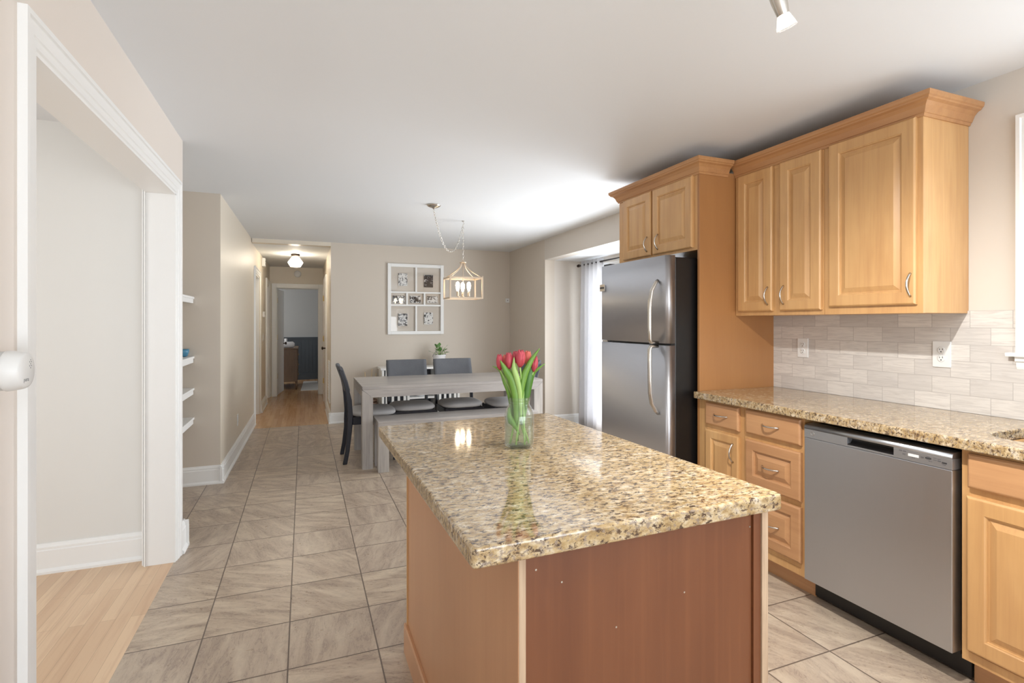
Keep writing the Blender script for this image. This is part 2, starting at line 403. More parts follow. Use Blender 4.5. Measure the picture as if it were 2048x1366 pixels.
def dup(root, loc, rotz, label, group=None):
    r = root.copy(); COL.objects.link(r); r.location = loc; r.rotation_euler = (0, 0, rotz); r['label'] = label
    if group: r['group'] = group
    for ch in list(root.children):
        if ch.name.startswith('~'): continue
        c = ch.copy(); COL.objects.link(c); c.parent = r
        for g in list(ch.children):
            d = g.copy(); COL.objects.link(d); d.parent = c
    return r
B = lambda *a: MB().box(*a)

# panel (door / drawer front) facing -X on plane x = xf (front), y0..y1, z0..z1
def panel_mb(xf, y0, y1, z0, z1, t=0.02, raised=True, fw=0.055):
    def R(i, d): return [(xf+t-d, y0+i, z0+i), (xf+t-d, y1-i, z0+i), (xf+t-d, y1-i, z1-i), (xf+t-d, y0+i, z1-i)]
    if raised:
        rr = [R(0, 0), R(0, t-0.006), R(0.006, t-0.0005), R(0.009, t), R(fw, t), R(fw+0.003, t-0.003), R(fw+0.006, t-0.004), R(fw+0.008, t-0.010), R(fw+0.013, t-0.010), R(fw+0.036, t-0.001), R(fw+0.038, t-0.001)]
    else:
        rr = [R(0, 0), R(0, t-0.007), R(0.006, t-0.001), R(0.010, t)]
    return MB().rings(rr)
def pull_mb(x, y, z, L=0.102, vertical=True, out=0.028):
    pts = []
    N = 14
    for i in range(N+1):
        t = i/N; s_ = (t-0.5)*L; d = out*math.sin(PI*t)**0.8
        pts.append((x-d, y, z+s_) if vertical else (x-d, y+s_, z))
    rs = [0.0042 if 0 < i < N else 0.0055 for i in range(N+1)]
    return MB().tube(pts, rs, 8)

# ================================================================== THE SETTING
ceilz = lambda y: 2.425-0.0055*y
def ceil_poly(x0, x1, y0, y1, t=0.1): return MB().prism([(x0, y0), (x1, y0), (x1, y1), (x0, y1)], [ceilz(y0), ceilz(y0), ceilz(y1), ceilz(y1)], ceilz(y0)+t)
fl = MB().prism([(-0.668, -3.0), (3.6, -3.0), (3.6, 7.27), (-1.3, 7.27), (-1.3, 3.5), (-0.668, 3.5)], -0.08, 0)
struct('floor', fl, TILE)
struct('floor_side_room', B(-4.2, -0.668, -3.0, 3.5, -0.08, 0), OAK)
struct('floor_hall', B(-3.2, 2.2, 7.27, 13.3, -0.08, 0), OAK_HALL)
struct('ceiling', ceil_poly(-4.2, 3.7, -3.0, 7.29), CEIL)
struct('ceiling_hall', B(-0.72, 0.48, 7.40, 10.42, 2.335, 2.45), CEIL)
struct('ceiling_bedroom', B(-3.2, 2.2, 10.42, 13.3, 2.40, 2.5), CEIL)

WX = 2.85
# left wall with the wide cased opening
struct('wall_left', MB().prism([(-0.80, -3.0), (-0.665, -3.0), (-0.665, 1.758), (-0.80, 1.758)], 0, ceilz(1)).prism([(-0.80, 3.40), (-0.665, 3.40), (-0.665, 3.60), (-0.80, 3.60)], 0, ceilz(3.5)).box(-0.80, -0.665, 1.758, 3.40, 2.055, 2.43), WALL_LEFT)
struct('wall_side_room', B(-4.2, -0.80, 3.505, 3.60, 0, 2.43).box(-4.2, -4.1, -3, 3.505, 0, 2.43), WALL_SIDE)
struct('wall_recess', B(-1.3, -1.10, 3.60, 4.93, 0, 2.42), WALL_BACK)
Xl = lambda y: -0.64+0.0145*(y-4.93)
def hallseg(y0, y1, z0, z1, mat_mb=None):
    m_ = mat_mb or MB()
    return m_.prism([(Xl(y0)-0.12, y0), (Xl(y0), y0), (Xl(y1), y1), (Xl(y1)-0.12, y1)], z0, z1)
struct('wall_recess_end', MB().prism([(-1.3, 4.93), (-0.641, 4.93), (-0.641, 5.05), (-1.3, 5.05)], 0, 2.42), WALL_BACK)
D1 = (7.66, 8.42, 1.985); D2 = (9.50, 10.18, 1.975)
hw = hallseg(4.9305, D1[0], 0, 2.43); hallseg(D1[0], D1[1], D1[2], 2.43, hw); hallseg(D1[1], D2[0], 0, 2.43, hw); hallseg(D2[0], D2[1], D2[2], 2.43, hw); hallseg(D2[1], 10.31, 0, 2.43, hw)
struct('wall_hall_left', hw, WALL_HALL)
struct('wall_back', B(0.335, 3.0, 7.28, 7.40, 0, 2.42), WALL_BACK)
struct('wall_hall_right', B(0.335, 0.46, 7.40, 10.31, 0, 2.40), WALL_HALL)
struct('wall_hall_header', B(-0.60, 0.335, 7.28, 7.40, 2.335, 2.42), WALL_HALL)
EO = (-0.452, 0.262, 1.955)
struct('wall_hall_end', B(-0.7, EO[0], 10.31, 10.42, 0, 2.42).box(EO[1], 0.46, 10.31, 10.42, 0, 2.42).box(EO[0], EO[1], 10.31, 10.42, EO[2], 2.42), WALL_HALL)
# bedroom beyond
struct('wall_bedroom', B(-2.0, 1.4, 13.15, 13.25, 0.0, 2.42).box(-2.1, -2.0, 10.42, 13.25, 0, 2.42).box(1.4, 1.5, 10.42, 13.25, 0, 2.42), BEDWALL)
wm = B(-2.0, 1.4, 13.135, 13.15, 0.0, 0.96)
for i in range(42): wm.box(-2.0+i*0.081, -2.0+i*0.081+0.006, 13.130, 13.136, 0.14, 0.955)
wm.box(-2.0, 1.4, 13.115, 13.15, 0.955, 0.99).box(-2.0, 1.4, 13.118, 13.15, 0, 0.14)
struct('trim_bedroom_wainscot', wm, WAINS)
# right wall: kitchen part, niche, dining part
NY = 6.05
struct('wall_right', B(WX, 3.0, -3.0, 0.33, 0, 2.43).box(WX, 3.0, 1.20, 3.42, 0, 2.43).box(WX, 3.0, 0.33, 1.20, 0, 1.20).box(WX, 3.0, 0.33, 1.20, 2.14, 2.43), WALL)
struct('wall_dining_right', B(2.865, 3.0, NY, 7.29, 0, 2.42), WALL_BACK)
struct('wall_niche', B(3.0, 3.46, NY, 6.15, 0, 2.3).box(2.86, 3.0, 3.42, NY, 2.13, 2.42).box(3.0, 3.46, 3.32, 3.42, 0, 2.3), WALL)
struct('wall_niche_soffit', B(3.0, 3.47, 3.42, NY, 2.13, 2.3), CEIL)
struct('wall_niche_outer', B(3.40, 3.47, 5.85, NY, 0, 2.13).box(3.40, 3.47, 3.42, 5.85, 2.06, 2.13), WALL)

# backsplash
struct('wall_backsplash', B(WX-0.010, WX, 1.20, 2.552, 0.914, 1.384).box(WX-0.010, WX, -1.0, 1.20, 0.914, 1.13), SPLASH)

# baseboards -------------------------------------------------------
def bb_prof(h=0.14, t=0.018): return [(0, 0), (t+0.012, 0), (t+0.012, 0.012), (t+0.004, 0.022), (t, 0.026), (t, h-0.035), (t-0.004, h-0.03), (t-0.004, h-0.018), (t-0.010, h-0.008), (t-0.013, h), (0, h)]
def bb_run(mb, p0, p1, nrm, h=0.14):
    p0 = Vector((*p0, 0)); p1 = Vector((*p1, 0)); n = Vector((*nrm, 0)); pr = bb_prof(h); k = len(pr)
    vs = [p0+n*a+Vector((0, 0, b)) for a, b in pr]+[p1+n*a+Vector((0, 0, b)) for a, b in pr]
    fs = [tuple(range(k)), tuple(range(2*k-1, k-1, -1))]+[(i, k+i, k+(i+1) % k, (i+1) % k) for i in range(k)]
    mb.add(vs, fs); return mb
struct('baseboard_side_room', bb_run(MB(), (-4.1, 3.505), (-0.795, 3.505), (0, -1), 0.155), WHITE)
struct('baseboard_left', bb_run(bb_run(MB(), (-0.665, 3.487), (-0.665, 3.625), (1, 0), 0.16), (-0.695, 3.6), (-0.635, 3.6), (0, 1), 0.16), WHITE)
struct('baseboard_recess', bb_run(MB(), (-1.10, 4.93), (-0.612, 4.93), (0, -1), 0.15), WHITE)
struct('baseboard_hall_left', bb_run(bb_run(MB(), (Xl(4.9), 4.902), (Xl(D1[0]-0.09), D1[0]-0.09), (1, 0), 0.15), (Xl(8.51), 8.51), (Xl(9.41), 9.41), (1, 0), 0.15), WHITE)
struct('baseboard_back', bb_run(bb_run(MB(), (0.307, 7.28), (2.865, 7.28), (0, -1), 0.14), (0.335, 7.252), (0.335, 8.42), (-1, 0), 0.14), WHITE)
struct('baseboard_dining_right', bb_run(MB(), (2.865, NY-0.02), (2.865, 7.28), (-1, 0), 0.14), WHITE)
struct('baseboard_niche', bb_run(MB(), (2.84, NY), (3.40, NY), (0, -1), 0.14), WHITE)

# door casings -------------------------------------------------------
# big cased opening in the left wall (casing faces +X)
def casing_x(mb, x, y0, y1, ztop, w=0.085, out=1, t=0.018, zb=0):
    """casing around an opening y0..y1, on plane x, protruding by out*t; mitred"""
    prof = [(0, 0), (0.010, t*0.55), (0.030, t*0.6), (0.034, t*0.8), (w-0.018, t*0.85), (w-0.014, t*1.15), (w, t*1.15), (w, 0)]
    path = lambda d: [(y0-d, zb), (y0-d, ztop+d), (y1+d, ztop+d), (y1+d, zb)]
    k = len(prof); vs = []
    for d, h in prof:
        for (y, z) in path(d): vs.append((x+out*h, y, z))
    fs = []
    for i in range(k):
        j = (i+1) % k
        for q in range(3): fs.append((i*4+q, i*4+q+1, j*4+q+1, j*4+q))
    fs.append(tuple(i*4 for i in range(k))); fs.append(tuple(i*4+3 for i in range(k)))
    mb.add(vs, fs); return mb
tr = casing_x(MB(), -0.665, 1.758, 3.40, 2.046, 0.085)
tr.box(-0.80, -0.665, 1.752, 1.7585, 0, 2.046).box(-0.80, -0.660, 3.388, 3.406, 0, 2.046).box(-0.80, -0.660, 1.752, 3.406, 2.040, 2.058)
tr = casing_x(tr, -0.80, 1.758, 3.38, 2.046, 0.04, -1)
struct('trim_1', tr, WHITE)
# end-of-hall doorway (faces -Y)
def casing_y(mb, yp, x0, x1, ztop, w=0.08, t=0.02):
    return mb.box(x0-w, x0, yp-t, yp, 0, ztop+w).box(x1, x1+w, yp-t, yp, 0, ztop+w).box(x0-0.001, x1+0.001, yp-t, yp, ztop, ztop+w)
t2 = casing_y(MB(), 10.31, EO[0], EO[1]-0.0, EO[2], 0.078)
t2.box(EO[0], EO[0]+0.012, 10.305, 10.43, 0, EO[2]).box(EO[1]-0.012, EO[1], 10.305, 10.43, 0, EO[2]).box(EO[0], EO[1], 10.305, 10.43, EO[2]-0.012, EO[2])
struct('trim_2', t2, WHITE, bevel=0.004)
for i, (a, b_, zt) in enumerate((D1, D2)):
    tt = casing_x(MB(), Xl(a), a, b_, zt, 0.085, 1, 0.02)
    tt.box(Xl(a)-0.12, Xl(a)+0.004, a, a+0.014, 0, zt).box(Xl(a)-0.12, Xl(a)+0.004, b_-0.014, b_, 0, zt).box(Xl(a)-0.12, Xl(a)+0.004, a, b_, zt-0.014, zt)
    struct('trim_%d' % (3+i), tt, WHITE)
    d = thing('door_%d' % (1+i), (Xl(a)-0.06, a, 0), None, None, kind='structure')
    obj('door_slab', B(Xl(a)-0.10, Xl(a)-0.065, a+0.015, b_-0.015, 0.01, zt-0.016), CREAMDOOR, d)
    obj('door_knob', MB().lathe([(0.012, 0), (0.012, 0.03), (0.026, 0.04), (0.026, 0.055), (0.012, 0.062)], (Xl(a)-0.065, a+0.08, 0.95), 16, 'X'), BRONZE, d)
    # jamb hinge plates
# bedroom door leaf standing open
d = thing('door_3', (-0.434, 10.43, 0), None, None, kind='structure')
dv = Vector((0.085, 0.70, 0)).normalized(); dn = Vector((dv.y, -dv.x, 0))
p0 = Vector((-0.438, 10.40, 0)); p1 = p0+dv*0.69
leaf = MB().prism([tuple(p0)[:2], tuple(p0+dn*-0.035)[:2], tuple(p1+dn*-0.035)[:2], tuple(p1)[:2]][::-1], 0.012, EO[2]-0.014)
obj('door_slab', leaf, WHITE, d, bevel=0.002)
for z in (0.36, 1.06, 1.73):
    obj('hinge', B(-0.452, -0.436, 10.372, 10.400, z-0.045, z+0.045), BRASS, d)
pk = p1-dv*0.06
kn = MB()
for sgn in (1, -1):
    c0 = pk + (dn*0.0 if sgn > 0 else dn*-0.035)
    kn.tube([c0, c0+dn*sgn*0.03], 0.011, 10).tube([c0+dn*sgn*0.03, c0+dn*sgn*0.036, c0+dn*sgn*0.055, c0+dn*sgn*0.06], [0.018, 0.027, 0.027, 0.014], 14)
kk = MB(); kk.v = [(v[0], v[1], v[2]+0.93) for v in kn.v]; kk.f = kn.f; kk.sm = kn.sm
obj('door_knob', kk, BRONZE, d)
# closed door on the right side of the hall (edge-on)
tt = casing_x(MB(), 0.335, 8.55, 9.30, 1.985, 0.085, -1, 0.02)
struct('trim_5', tt, WHITE)
d = thing('door_4', (0.335, 8.9, 0), None, None, kind='structure')
obj('door_slab', B(0.318, 0.340, 8.56, 9.29, 0.01, 1.98), CREAMDOOR, d)
for z in (0.36, 1.06, 1.73): obj('hinge', B(0.300, 0.320, 9.27, 9.30, z-0.045, z+0.045), BRASS, d)
obj('door_knob', MB().lathe([(0.010, 0), (0.010, -0.03), (0.024, -0.04), (0.024, -0.052), (0.012, -0.06)], (0.318, 8.64, 0.93), 14, 'X'), BRONZE, d)

# kitchen window over the sink (faces -X)
wd = thing('window_2', (2.9, 0.76, 1.2), None, None, kind='structure')
obj('window_casing', casing_x(MB(), WX-0.0, 0.33, 1.20, 2.136, 0.08, -1, 0.02, zb=1.20), WHITE, wd)
obj('window_sill', MB().extr([(WX-0.045, 1.200), (WX-0.048, 1.195), (WX-0.045, 1.185), (WX+0.14, 1.185), (WX+0.14, 1.202)], 'Y', 0.22, 1.305), WHITE, wd)
obj('window_apron', MB().extr([(WX-0.012, 1.130), (WX, 1.125), (WX, 1.186), (WX-0.030, 1.186), (WX-0.028, 1.165), (WX-0.018, 1.160), (WX-0.016, 1.140)], 'Y', 0.25, 1.280), WHITE, wd)
sf = MB()
for (a, b_, c_, e_) in ((0.33, 1.20, 1.20, 1.25), (0.33, 1.20, 2.09, 2.14), (0.33, 0.37, 1.25, 2.09), (1.16, 1.20, 1.25, 2.09), (0.37, 1.16, 1.64, 1.68)): sf.box(2.90, 2.94, a, b_, c_, e_)
obj('window_frame', sf, WHITE, wd); obj('window_pane', B(2.918, 2.922, 0.35, 1.18, 1.23, 2.11), PANE, wd)
# sliding glass door in the dining niche
wd = thing('window_1', (3.42, 4.65, 0), None, None, kind='structure')
sf = MB()
for (a, b_, c_, e_) in ((3.44, 5.85, 0.0, 0.07), (3.44, 5.85, 1.98, 2.06), (3.44, 3.50, 0.07, 1.98), (5.77, 5.85, 0.07, 1.98), (4.60, 4.70, 0.07, 1.98)): sf.box(3.41, 3.45, a, b_, c_, e_)
obj('window_frame', sf, WHITE, wd, bevel=0.003); obj('window_pane', B(3.428, 3.432, 3.50, 5.77, 0.07, 1.98), PANE, wd)
# pale wooden deck and hedge seen through nothing but light; ground outside
struct('floor_outside', B(3.47, 9.0, -1.0, 8.0, -0.2, -0.1), plain('pale_deck', S(150, 146, 140), 0.8))

# ================================================================== KITCHEN: RIGHT SIDE
# --- wall cabinets
def wall_cab(y0, y1, doors, label, zb=1.372, zt=2.262, xf=2.52, xb=WX, frame_lo=0.03):
    t = thing('wall_cabinet', ((xf+xb)/2, (y0+y1)/2, zb), label, 'cabinet', None)
    obj('body', B(xf+0.019, xb-0.001, y0, y1, zb, zt), MAPLE, t, bevel=0.0015)
    fm = MB()
    fm.box(xf, xf+0.019, y0, y0+0.04, zb, zt).box(xf, xf+0.019, y1-0.03, y1, zb, zt).box(xf, xf+0.019, y0+0.04, y1-0.03, zb, zb+0.045).box(xf, xf+0.019, y0+0.04, y1-0.03, zt-0.05, zt)
    fm.box(xf+0.002, xf+0.018, y0+0.04, y1-0.03, zb+0.045, zt-0.05)
    obj('face_frame', fm, MAPLE, t)
    for (a, b_, c_, e_, py) in doors:
        dd = obj('door', panel_mb(xf-0.0205, a, b_, c_, e_), MAPLE, t)
        obj('handle', pull_mb(xf-0.021, py, c_+0.087), NICKEL, dd)
    return t
wall_cab(1.46, 1.925, [(1.482, 1.893, 1.410, 2.238, 1.500)], 'large single-door honey maple wall cabinet at the near end of the run')
wall_cab(1.927, 2.527, [(1.937, 2.190, 1.397, 2.233, 2.160), (2.243, 2.497, 1.397, 2.233, 2.268)], 'two-door honey maple wall cabinet next to the refrigerator side panel')
# crown mouldings
def crown(path_fn, zb, name, label):
    prof = [(0.0, zb), (0.006, zb), (0.010, zb+0.012), (0.014, zb+0.014), (0.017, zb+0.022), (0.024, zb+0.040), (0.036, zb+0.054), (0.050, zb+0.060), (0.052, zb+0.066), (0.058, zb+0.070), (0.061, zb+0.082), (0.061, zb+0.090), (0.0, zb+0.090)]
    k = len(prof); n = len(path_fn(0)); vs = []
    for d_, z in prof:
        for (x, y) in path_fn(d_): vs.append((x, y, z))
    fs = []
    for i in range(k):
        j = (i+1) % k
        for q in range(n-1): fs.append((i*n+q, i*n+q+1, j*n+q+1, j*n+q))
    fs.append(tuple(i*n for i in range(k))); fs.append(tuple(i*n+n-1 for i in range(k)))
    obj(name, MB().add(vs, fs), CROWN, None, label, 'crown moulding')
crown(lambda d: [(WX-0.001, 1.46-d), (2.52-d, 1.46-d), (2.52-d, 2.527)], 2.233, 'crown_moulding', 'maple crown moulding on top of the long wall cabinets')
FX = 2.235; FY0 = 2.53; FY1 = 3.396
crown(lambda d: [(2.455-0.004, FY0-d), (FX-d, FY0-d), (FX-d, FY1+d), (WX-0.001, FY1+d)], 2.233, 'crown_moulding', 'maple crown moulding above the refrigerator cabinet')
# --- refrigerator cabinet and side panel
obj('cabinet_side_panel', B(FX, WX-0.001, FY0, FY0+0.018, 0, 2.262), PANELW, None, 'tall smooth maple panel standing between refrigerator and counter', 'panel', bevel=0.001)
t = thing('refrigerator_cabinet', ((FX+WX)/2, (FY0+FY1)/2+0.01, 1.775), 'two-door maple cabinet above the refrigerator', 'cabinet')
obj('body', B(FX+0.019, WX-0.001, FY0+0.0185, FY1, 1.775, 2.262), MAPLE, t)
fm = MB(); xf = FX
fm.box(xf, xf+0.019, FY0+0.0185, FY0+0.07, 1.775, 2.262).box(xf, xf+0.019, FY1-0.045, FY1, 1.755, 2.262).box(xf, xf+0.019, FY0+0.07, FY1-0.045, 1.775, 1.815).box(xf, xf+0.019, FY0+0.07, FY1-0.045, 2.20, 2.262).box(xf+0.002, xf+0.018, FY0+0.07, FY1-0.045, 1.815, 2.20)
obj('face_frame', fm, MAPLE, t)
for (a, b_, py) in ((2.578, 2.970, 2.905), (2.990, 3.325, 3.025)):
    dd = obj('door', panel_mb(xf-0.0205, a, b_, 1.792, 2.236), MAPLE, t)
    obj('handle', pull_mb(xf-0.021, py, 1.872), NICKEL, dd)

# --- base cabinets
BX = 2.235
def base_body(t, y0, y1, z0=0.105, z1=0.873):
    obj('body', B(BX+0.019, WX-0.001, y0, y1, z0, z1), MAPLE, t)
    obj('toe_kick', B(BX+0.075, BX+0.095, y0, y1, 0, z0-0.0005), MAPLE_RAIL, t)
def base_frame(t, y0, y1, rails, sl=0.03, sr=0.03):
    fm = MB(); x0, x1 = BX, BX+0.019
    fm.box(x0, x1, y0, y0+sl, 0.105, 0.873).box(x0, x1, y1-sr, y1, 0.105, 0.873)
    for (a, b_) in rails: fm.box(x0, x1, y0+sl, y1-sr, a, b_)
    fm.box(x0+0.002, x1-0.001, y0+sl, y1-sr, 0.12, 0.85)
    obj('face_frame', fm, MAPLE, t)
t = thing('base_cabinet', (2.54, 2.36, 0), 'narrow base cabinet with one drawer over one door beside the refrigerator panel', 'cabinet')
base_body(t, 2.182, 2.529); base_frame(t, 2.182, 2.529, [(0.105, 0.14), (0.70, 0.735), (0.855, 0.873)], 0.03, 0.06)
dd = obj('drawer', panel_mb(BX-0.0205, 2.208, 2.462, 0.730, 0.860, raised=False), MAPLE_RAIL, t); obj('handle', pull_mb(BX-0.021, 2.335, 0.797, vertical=False), NICKEL, dd)
dd = obj('door', panel_mb(BX-0.0205, 2.208, 2.462, 0.135, 0.700, fw=0.045), MAPLE, t); obj('handle', pull_mb(BX-0.021, 2.243, 0.605), NICKEL, dd)
t = thing('base_cabinet', (2.54, 1.995, 0), 'base cabinet with three drawers on the left side of the dishwasher', 'cabinet')
base_body(t, 1.812, 2.180); base_frame(t, 1.812, 2.180, [(0.105, 0.14), (0.445, 0.465), (0.70, 0.735), (0.855, 0.873)], 0.018, 0.03)
for (a, b_, rz, hz) in ((0.736, 0.862, False, 0.799), (0.466, 0.702, True, 0.584), (0.170, 0.436, True, 0.296)):
    dd = obj('drawer', panel_mb(BX-0.0205, 1.822, 2.158, a, b_, raised=rz, fw=0.05), MAPLE_RAIL, t); obj('handle', pull_mb(BX-0.021, 1.992, hz, vertical=False), NICKEL, dd)
t = thing('sink_base_cabinet', (2.54, 0.70, 0), 'maple sink base cabinet on the right side of the dishwasher', 'cabinet')
SB0, SB1 = 0.25, 1.166
obj('body', B(BX+0.019, WX-0.001, SB0, SB1, 0.105, 0.66).box(BX+0.019, WX-0.001, SB1-0.018, SB1, 0.66, 0.873).box(BX+0.019, WX-0.001, SB0, SB0+0.018, 0.66, 0.873), MAPLE, t)
obj('toe_kick', B(BX+0.075, BX+0.095, SB0, SB1, 0, 0.1045), MAPLE_RAIL, t)
base_frame(t, SB0, SB1, [(0.105, 0.14), (0.70, 0.735), (0.855, 0.873)], 0.03, 0.02)
dd = obj('drawer', panel_mb(BX-0.0205, 0.715, 1.142, 0.737, 0.860, raised=False), MAPLE_RAIL, t)
dd = obj('drawer', panel_mb(BX-0.0205, 0.27, 0.700, 0.737, 0.860, raised=False), MAPLE_RAIL, t)
dd = obj('door', panel_mb(BX-0.0205, 0.715, 1.145, 0.150, 0.706), MAPLE, t); obj('handle', pull_mb(BX-0.021, 0.75, 0.60), NICKEL, dd)
dd = obj('door', panel_mb(BX-0.0205, 0.27, 0.700, 0.150, 0.706), MAPLE, t); obj('handle', pull_mb(BX-0.021, 0.665, 0.60), NICKEL, dd)

# --- dishwasher
t = thing('dishwasher', (2.5, 1.485, 0), 'stainless steel dishwasher with recessed handle under the granite counter', 'dishwasher')
DY0, DY1 = 1.180, 1.788
obj('tub', B(2.262, 2.80, 1.185, 1.790, 0.10, 0.845), BLACK, t)
obj('kick_plate', B(2.300, 2.315, 1.170, 1.806, 0.012, 0.125), STEEL_DARKPLASTIC, t)
dr = obj('door', B(2.203, 2.262, DY0, DY1, 0.118, 0.788), STEEL_DW, t, bevel=0.003)
# control fascia with the handle pocket cut out between y 1.387..1.574
HY0, HY1 = 1.385, 1.578
fa = B(2.203, 2.262, DY0, HY0, 0.789, 0.829).box(2.203, 2.262, HY1, DY1, 0.789, 0.829).box(2.203, 2.262, HY0, HY1, 0.789, 0.797)
obj('control_panel', fa, STEEL_PANEL, t, bevel=0.0008)
pk = MB()
N = 8
prof = [(2.2045, 0.829), (2.258, 0.829), (2.258, 0.798), (2.240, 0.797), (2.204, 0.797), (2.212, 0.803), (2.232, 0.808), (2.240, 0.818), (2.240, 0.8285)]
pk.extr([(2.235, 0.829), (2.260, 0.829), (2.260, 0.797), (2.2045, 0.797), (2.2045, 0.800), (2.225, 0.804), (2.235, 0.815)], 'Y', HY0, HY1)
obj('handle_pocket', pk, STEEL_DARKPLASTIC, t)
top = MB().extr([(2.262, 0.8295), (2.203, 0.8295), (2.2035, 0.838), (2.207, 0.846), (2.215, 0.851), (2.262, 0.853)], 'Y', DY0, DY1, True)
obj('top_rim', top, STEEL_DW, t)
ds = obj('display', B(2.2018, 2.2035, 1.292, 1.330, 0.8075, 0.8175), plain('pale_display', S(225, 222, 220), 0.4), t)
LETT = plain('dark_lettering', S(84, 84, 88), 0.6)
mk = MB()
def mark(y, z, w, h): mk.box(2.2020, 2.2035, y-w/2, y+w/2, z-h/2, z+h/2)
for a_ in ((1.259, 0.8145, 0.020, 0.0055), (1.205, 0.8095, 0.016, 0.0055)):
    mk = MB(); mark(*a_); obj('button', mk, GREYPRINT, t)
mk = MB()
for y, zs in ((1.358, (0.824, 0.821)), (1.343, (0.824, 0.821)), (1.345, (0.8125, 0.809)), (1.311, (0.8035,)), (1.280, (0.8145, 0.8115)), (1.259, (0.8200, 0.8095)), (1.236, (0.8205, 0.812)), (1.252, (0.8045,)), (1.222, (0.8195, 0.8135, 0.811)), (1.206, (0.8025,))):
    mk = MB()
    for z in zs: mark(y, z, 0.011, 0.0014)
    obj('lettering', mk, LETT, t)
obj('round_emblem', MB().torus((2.2028, 1.745, 0.812), 0.0085, 0.0010, Matrix.Rotation(PI/2, 3, 'Y'), seg=24), NICKEL, t)

# --- granite counter with undermount sink
def counter_with_hole(x0, x1, y0, y1, z0, z1, hx0, hx1, hy0, hy1, r):
    bm = bmesh.new()
    outer = [(x0, y0), (x1, y0), (x1, y1), (x0, y1)]
    inner = []
    for cx, cy, a0 in ((hx1-r, hy0+r, -90), (hx1-r, hy1-r, 0), (hx0+r, hy1-r, 90), (hx0+r, hy0+r, 180)):
        for k in range(7):
            a = math.radians(a0+90*k/6); inner.append((cx+r*math.cos(a), cy+r*math.sin(a)))
    ed = []
    for loop in (outer, inner):
        vs = [bm.verts.new((p[0], p[1], z1)) for p in loop]
        ed += [bm.edges.new((vs[i], vs[(i+1) % len(vs)])) for i in range(len(vs))]
    bmesh.ops.triangle_fill(bm, use_beauty=True, use_dissolve=False, edges=ed)
    ext = bmesh.ops.extrude_face_region(bm, geom=bm.faces[:])
    for v in [g for g in ext['geom'] if isinstance(g, bmesh.types.BMVert)]: v.co.z = z0
    m_ = MB(); bm.verts.index_update()
    m_.v = [tuple(v.co) for v in bm.verts]; m_.f = [tuple(v.index for v in f.verts) for f in bm.faces]; m_.sm = [False]*len(m_.f)
    bm.free(); return m_
obj('countertop', counter_with_hole(2.188, WX-0.011, -0.6, 2.5285, 0.8745, 0.914, 2.325, 2.72, 0.40, 1.165, 0.11), GRANITE, None, 'speckled granite worktop along the tiled wall with sink cutout', 'countertop', bevel=0.005, segs=3)
t = thing('sink', (2.52, 0.78, 0.69), 'undermount steel sink set into the wall-side granite worktop', 'sink')
sk = MB(); hx0, hx1, hy0, hy1, r = 2.318, 2.727, 0.393, 1.172, 0.11
def rr(hx0, hx1, hy0, hy1, r, z):
    L = []
    for cx, cy, a0 in ((hx1-r, hy0+r, -90), (hx1-r, hy1-r, 0), (hx0+r, hy1-r, 90), (hx0+r, hy0+r, 180)):
        for k in range(7):
            a = math.radians(a0+90*k/6); L.append((cx+r*math.cos(a), cy+r*math.sin(a), z))
    return L
loops = [rr(hx0-0.015, hx1+0.015, hy0-0.01, hy1+0.01, r, 0.8735), rr(hx0, hx1, hy0, hy1, r, 0.8735), rr(hx0+0.004, hx1-0.004, hy0+0.004, hy1-0.004, r, 0.72), rr(hx0+0.03, hx1-0.03, hy0+0.03, hy1-0.03, r-0.01, 0.695)]
vs = [p for L in loops for p in L]; n = 28
fs = [(i*n+k, i*n+(k+1) % n, (i+1)*n+(k+1) % n, (i+1)*n+k) for i in range(3) for k in range(n)]+[tuple(3*n+k for k in range(n))]
sk.add(vs, fs, True); obj('basin', sk, STEEL_DW, t)
obj('drain', MB().lathe([(0.045, 0.696), (0.045, 0.699), (0.03, 0.6985)], (2.52, 0.78, 0), 24), NICKEL, t)

# --- wall outlets
def outlet_x(x, y, z, w, h, out, label, ng=1, parentkind=None):
    t = thing('wall_outlet', (x, y, z), label, 'outlet')
    s = out
    obj('cover_plate', B(x, x+s*0.006, y-w/2, y+w/2, z-h/2, z+h/2), PLASTIC, t, bevel=0.002)
    fx = x+s*0.006
    sl = MB()
    for dz in (0.0195, -0.0195):
        rc = obj('receptacle', MB().lathe([(0.0165, 0), (0.0165, s*0.0025), (0.014, s*0.003)], (fx, y, z+dz), 20, 'X'), PLASTIC, t)
        obj('slots', B(fx+s*0.0028, fx+s*0.0036, y-0.0075, y-0.005, z+dz+0.001, z+dz+0.009).box(fx+s*0.0028, fx+s*0.0036, y+0.005, y+0.0075, z+dz+0.001, z+dz+0.008).box(fx+s*0.0028, fx+s*0.0036, y-0.0025, y+0.0025, z+dz-0.010, z+dz-0.005), GREYPRINT, rc)
    return t
outlet_x(WX-0.010, 2.312, 1.175, 0.072, 0.117, -1, 'double wall outlet on the backsplash nearer the refrigerator panel')
outlet_x(WX-0.010, 1.563, 1.178, 0.078, 0.124, -1, 'double wall outlet on the backsplash above the dishwasher')
outlet_x(Xl(5.98), 5.98, 0.34, 0.072, 0.115, 1, 'small wall outlet low on the left hall wall above baseboard')

